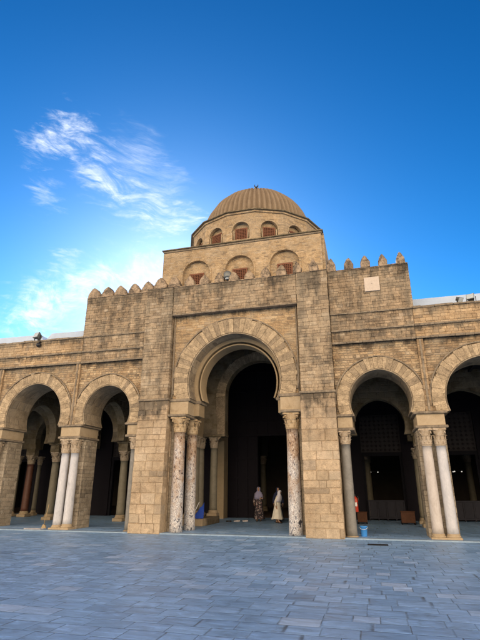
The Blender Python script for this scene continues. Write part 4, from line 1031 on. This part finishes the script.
def cloth_loft(name, rings, m, parent, folds=0., nf=9, n=36, seed=0, closed_top=True):
    """rings: (cx, cy, z, rx, ry); folds deepen towards the hem"""
    mb = MB(); vs = []; fs = []; rr = random.Random(seed); ph = rr.random() * 6; R_ = len(rings)
    for j, (cx, cy, z, rx, ry) in enumerate(rings):
        u = 1 - j / (R_ - 1)
        for i in range(n):
            a = 2 * pi * i / n; k = 1 + folds * u * (sin(nf * a + ph + .5 * sin(2 * a + 3 * u)) * .6 + .4 * sin((nf * 2 - 3) * a + ph * 2))
            vs.append((cx + rx * k * cos(a), cy + ry * k * sin(a), z + .015 * u * sin(3 * a + ph)))
    for j in range(R_ - 1):
        for i in range(n): k = (i + 1) % n; fs.append((j * n + i, j * n + k, (j + 1) * n + k, (j + 1) * n + i))
    if closed_top: fs.append(tuple((R_ - 1) * n + i for i in range(n)))
    mb.add(vs, fs, True); return mb.build(name, m, parent)

def person(x, y, rz, H, label, dress, scarf, hem=.10, hemw=.30, lean=0., step=.12, arm=0, shawl=True, seed=0, pants=None):
    p = thing('person', label, 'person', (x, y, floor_z), rz, 'women in long robes near the prayer hall door')
    s = H / 1.66; L = lambda z: lean * max(0, (z - .85)) * 1.0     # forward is -y
    ch = []
    def P(px, py, pz, r): return (px * s, (py - L(pz)) * s, pz * s, tuple(q * s for q in r) if isinstance(r, tuple) else r * s)
    pel = P(0, 0, .92, (.15, .115))
    ch.append([pel, P(0, 0, 1.05, (.135, .095)), P(0, 0, 1.22, (.145, .10)), P(0, .0, 1.35, (.13, .085)), P(0, .0, 1.42, (.055, .055)), P(0, -.01, 1.47, (.05, .052)), P(0, -.018, 1.53, (.072, .085)), P(0, -.015, 1.59, (.074, .088)), P(0, -.01, 1.635, (.05, .06))])
    for sx in (-1, 1):
        st_ = sx * step
        ch.append([pel, P(sx * .09, 0, .86, .085), P(sx * .095, -st_ * .5 - .01, .48, .058), P(sx * .09, st_ * .15, .27, .048), P(sx * .09, st_ * .55, .09, .035), P(sx * .09, st_ * .5 - .05, .04, (.038, .03)), P(sx * .10, st_ * .5 - .15, .03, (.036, .022))])
        sh = P(0, .0, 1.35, (.13, .085)); bend = arm if sx > 0 else -arm
        el = (sx * .235, .03 - .05 * (bend > 0), 1.07); wr = (sx * (.235 - .08 * (bend > 0)), -.05 - .13 * (bend > 0), .86 + .24 * (bend > 0))
        ch.append([sh, P(sx * .165, 0, 1.335, .052), P(*el, .040), P(*wr, .026)])
        w = P(*wr, .022); d = (Vector(wr) - Vector(el)); hand(ch, w[:3], d, sx)
    body = skin_chain('body', ch, 'skin', p, 1)
    # face
    f = MB(); fy = -.105 - L(1.56)
    f.add([((q[0]) * s, (q[1]) * s, q[2] * s) for q in ((-.012, fy + .008, 1.545), (.012, fy + .008, 1.545), (0, fy - .018, 1.548), (0, fy + .012, 1.585))], [(0, 1, 2), (0, 2, 3), (2, 1, 3)], True); f.build('nose', 'skin', body)
    f = MB(); f.tube([(-.02 * s, (fy + .010) * s, 1.518 * s), (0, (fy + .002) * s, 1.516 * s), (.02 * s, (fy + .010) * s, 1.518 * s)], .005 * s, 6); f.build('mouth', 'redwood', body)
    for sx in (-1, 1): f = MB(); f.lathe([(.001, -.007 * s), (.011 * s, 0), (.001, .007 * s)], 10, (sx * .028 * s, (fy + .012) * s, 1.585 * s), cap=False); f.build('eye', 'black', body)
    for sx in (-1, 1): f = MB(); q = sx * step * .5; f.box((sx * .09 - .042) * s, (sx * .09 + .045) * s, (q - .20) * s, (q + .05) * s, 0.002, .055 * s, bev=.014); f.build('shoe', 'shoe', p)
    # robe
    rg = []
    for (z, rx, ry, cx, cy) in ((hem, hemw, hemw * .85, .02, .03), (.35, hemw * .86, hemw * .72, .01, .015), (.62, hemw * .70, hemw * .58, 0, .0), (.85, .195, .165, 0, 0), (1.02, .165, .13, 0, 0), (1.18, .175, .135, 0, 0), (1.30, .185, .12, 0, 0), (1.375, .15, .10, 0, 0), (1.42, .07, .07, 0, 0)):
        rg.append((cx * s, (cy - L(z)) * s, z * s, rx * s, ry * s))
    cloth_loft('robe', rg, dress, p, folds=.10, seed=seed)
    for sx in (-1, 1):
        bend = arm if sx > 0 else -arm
        el = Vector((sx * .235, .03 - .05 * (bend > 0) - L(1.07), 1.07)); wr = Vector((sx * (.235 - .08 * (bend > 0)), -.05 - .13 * (bend > 0) - L(.9), .86 + .24 * (bend > 0)))
        sh = Vector((sx * .14, -L(1.34), 1.34)); sl_ = MB()
        sl_.tube([tuple(v * s) for v in (sh, sh.lerp(el, .5), el, el.lerp(wr, .5), el.lerp(wr, .92))], [.068 * s, .062 * s, .058 * s, .06 * s, .066 * s], 14); sl_.build('sleeve', dress, p)
    # head scarf: hood open at the face, falling on the shoulders
    mb = MB(); vs = []; fs = []; n = 30
    ring = [(1.665, .035, .04, 0, 0), (1.655, .065, .075, 0, .1), (1.615, .092, .105, .002, .5), (1.57, .098, .112, .006, .62), (1.52, .096, .108, .01, .62), (1.48, .088, .098, .01, .45), (1.44, .10, .10, .005, .0), (1.38, .165, .125, 0, 0)]
    if shawl: ring += [(1.28, .225, .155, 0, 0), (1.16, .235, .165, .01, 0), (1.06, .225, .165, .015, 0)]
    else: ring += [(1.33, .185, .13, 0, 0)]
    for (z, rx, ry, dy, op) in ring:
        for i in range(n):
            # i=0 and n-1 border the face opening at the front (-y)
            a = -pi / 2 + op + (2 * pi - 2 * op) * i / (n - 1)
            kk = 1 + .03 * sin(7 * a + z * 20)
            vs.append((rx * kk * cos(a) * s, (ry * kk * sin(a) + dy - .01 - L(z)) * s, z * s))
    for j in range(len(ring) - 1):
        for i in range(n - 1): fs.append((j * n + i, j * n + i + 1, (j + 1) * n + i + 1, (j + 1) * n + i))
    fs.append(tuple(range(n)))
    mb.add(vs, fs, True); o = mb.build('headscarf', scarf, p)
    sd = o.modifiers.new('thick', 'SOLIDIFY'); sd.thickness = .008
    return p
person(-.55, 6.9, radians(8), 1.66, 'woman in lavender shawl and dark flowered dress standing in the doorway gloom', 'floral', 'lav', hem=.12, hemw=.27, step=.10, arm=1, seed=2)
person(.60, 5.95, radians(70), 1.50, 'woman in long cream robe and pale headscarf walking by the door', 'cream', 'palelav', hem=.20, hemw=.36, lean=.22, step=.26, seed=5)
person(.45, 7.0, radians(20), 1.64, 'figure in dark navy robe half hidden behind the woman in cream', 'navycl', 'navycl', hem=.08, hemw=.27, step=.1, seed=9)

# ------------------------------------------------------------------ light, sky, camera
EL, AZ = radians(22.), radians(-24.)       # azimuth from +Y towards +X
sd = Vector((sin(AZ) * cos(EL), cos(AZ) * cos(EL), sin(EL)))
sun = bpy.data.lights.new('sun', 'SUN'); sun.energy = 5.0; sun.angle = radians(.5); sun.color = (1., .90, .76)
so = bpy.data.objects.new('sun', sun); COL.objects.link(so); so.rotation_euler = (-sd).to_track_quat('-Z', 'Y').to_euler(); so.location = (0, 0, 60)

w = bpy.data.worlds.new('World'); scene.world = w; w.use_nodes = True; t = NT(w.node_tree); t.n.clear()
out = t.new('ShaderNodeOutputWorld'); bg = t.new('ShaderNodeBackground'); t.l.new(bg.outputs[0], out.inputs[0])
sky = t.new('ShaderNodeTexSky', sky_type='NISHITA'); sky.sun_disc = False; sky.sun_elevation = EL; sky.sun_rotation = AZ
sky.altitude = 100; sky.air_density = 1.0; sky.dust_density = .28; sky.ozone_density = 3.5
hs = t.new('ShaderNodeHueSaturation'); hs.inputs['Saturation'].default_value = 1.3; hs.inputs['Hue'].default_value = .487; hs.inputs['Value'].default_value = 1.; t.l.new(sky.outputs[0], hs.inputs['Color'])
skyc = hs.outputs[0]
gm = t.new('ShaderNodeGamma'); t.l.new(skyc, gm.inputs[0]); gm.inputs[1].default_value = 1.15; skyc = gm.outputs[0]
skyc = t.vmath('SCALE', skyc, scale=1 / 5.7); g2 = t.new('ShaderNodeGamma'); t.l.new(skyc, g2.inputs[0]); g2.inputs[1].default_value = 1.3; skyc = t.vmath('SCALE', g2.outputs[0], scale=5.7)
# thin cirrus laid out by world direction
D = t.vmath('NORMALIZE', t.new('ShaderNodeTexCoord').outputs['Generated'])
def dirv(px, py):
    f = 462.; p = radians(19.86); yw = radians(15.1)
    fw = Vector((-sin(yw) * cos(p), cos(yw) * cos(p), sin(p))); rt = Vector((cos(yw), sin(yw), 0)); up = rt.cross(fw)
    return (fw * f + rt * (px - 240) - up * (py - 320)).normalized()
Dp = t.vmath('ADD', D, t.vmath('SCALE', t.vmath('SUBTRACT', t.noise(t.mapping(D, rot=(0, radians(-24), 0), scale=(5., 6., 22.)), 3.2, 8, .62, .5, out=1), (.5, .5, .5)), scale=.13))
def patch(px, py, r0, r1):
    d = t.vmath('DISTANCE', Dp, tuple(dirv(px, py))); return t.maprange(d, r0, r1, 1., 0.)
n0 = t.noise(D, 2.5, 3, .5, out=1)
Dw = t.vmath('ADD', D, t.vmath('SCALE', t.vmath('SUBTRACT', n0, (.5, .5, .5)), scale=.22))
A = t.mapping(Dw, rot=(0, radians(-28), 0), scale=(3.4, 6., 19.)); c1 = t.noise(A, 2.6, 10, .68, .45)
B = t.mapping(Dw, rot=(0, radians(8), 0), scale=(5., 5., 8.)); c2 = t.noise(B, 3.2, 10, .68, .5)
M1 = None
for (px, py, r0, r1, k) in ((38, 150, 0., 0.039, .8), (49, 138, 0., 0.043, .95), (64, 129, 0., 0.047, 1.), (82, 143, 0., 0.052, 1.), (98, 163, 0., 0.060, 1.), (112, 184, 0., 0.065, 1.), (130, 200, 0., 0.069, 1.), (152, 212, 0., 0.069, 1.), (175, 217, 0., 0.056, 1.), (190, 219, 0., 0.039, .9), (135, 162, 0., 0.086, .50), (165, 185, 0., 0.069, .5), (48, 195, 0., 0.043, .5)):
    q = t.math('MULTIPLY', patch(px, py, r0, r1), k); M1 = q if M1 is None else t.math('MAXIMUM', M1, q)
M2 = None
for (px, py, r0, r1, k) in ((30, 322, 0., 0.082, 1.), (52, 302, 0., 0.090, 1.), (80, 292, 0., 0.082, .95), (112, 282, 0., 0.090, .9), (142, 272, 0., 0.082, .85), (70, 262, 0., 0.041, .6), (30, 298, 0., 0.033, .7), (-60, 320, 0., 0.115, .7)):
    q = t.math('MULTIPLY', patch(px, py, r0, r1), k); M2 = q if M2 is None else t.math('MAXIMUM', M2, q)
k1 = t.math('MULTIPLY', t.maprange(c1, .34, .72, .03, 1.), t.math('POWER', M1, 1.2))
k2 = t.math('MULTIPLY', t.maprange(c2, .36, .68, .03, 1.), t.math('POWER', M2, 1.2))
kk = t.math('MAXIMUM', k1, k2)
skyc = t.mix(t.math('MULTIPLY', kk, .85), skyc, (9.5, 10., 10.6))
# added warm cloud glow, unseen behind the photographer, to light the shaded facade
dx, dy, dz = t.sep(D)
fill_cloud = t.math('MULTIPLY', t.maprange(dy, -.02, -.35), t.math('MULTIPLY', t.maprange(dz, .0, .06), t.maprange(dz, .66, .42)))
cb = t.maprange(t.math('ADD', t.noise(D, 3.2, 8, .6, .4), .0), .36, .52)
skyc = t.mix(t.math('MULTIPLY', fill_cloud, cb), skyc, (45., 34.5, 23.5))
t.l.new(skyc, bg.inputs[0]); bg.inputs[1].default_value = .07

cam = bpy.data.cameras.new('camera'); co = bpy.data.objects.new('camera', cam); COL.objects.link(co)
cam.sensor_fit = 'VERTICAL'; cam.sensor_height = 32.; cam.lens = 32. * 462 / 640; cam.clip_start = .1; cam.clip_end = 8000
co.location = (5.22, -18.22, 1.70); co.rotation_euler = (radians(90 + 19.86), 0, radians(15.1))
scene.camera = co
v = scene.view_settings; v.view_transform = 'Standard'; v.look = 'None'; v.gamma = 1.; v.use_curve_mapping = False; v.exposure = 1.0
scene.cycles.max_bounces = 8; scene.cycles.diffuse_bounces = 5; scene.cycles.use_denoising = True
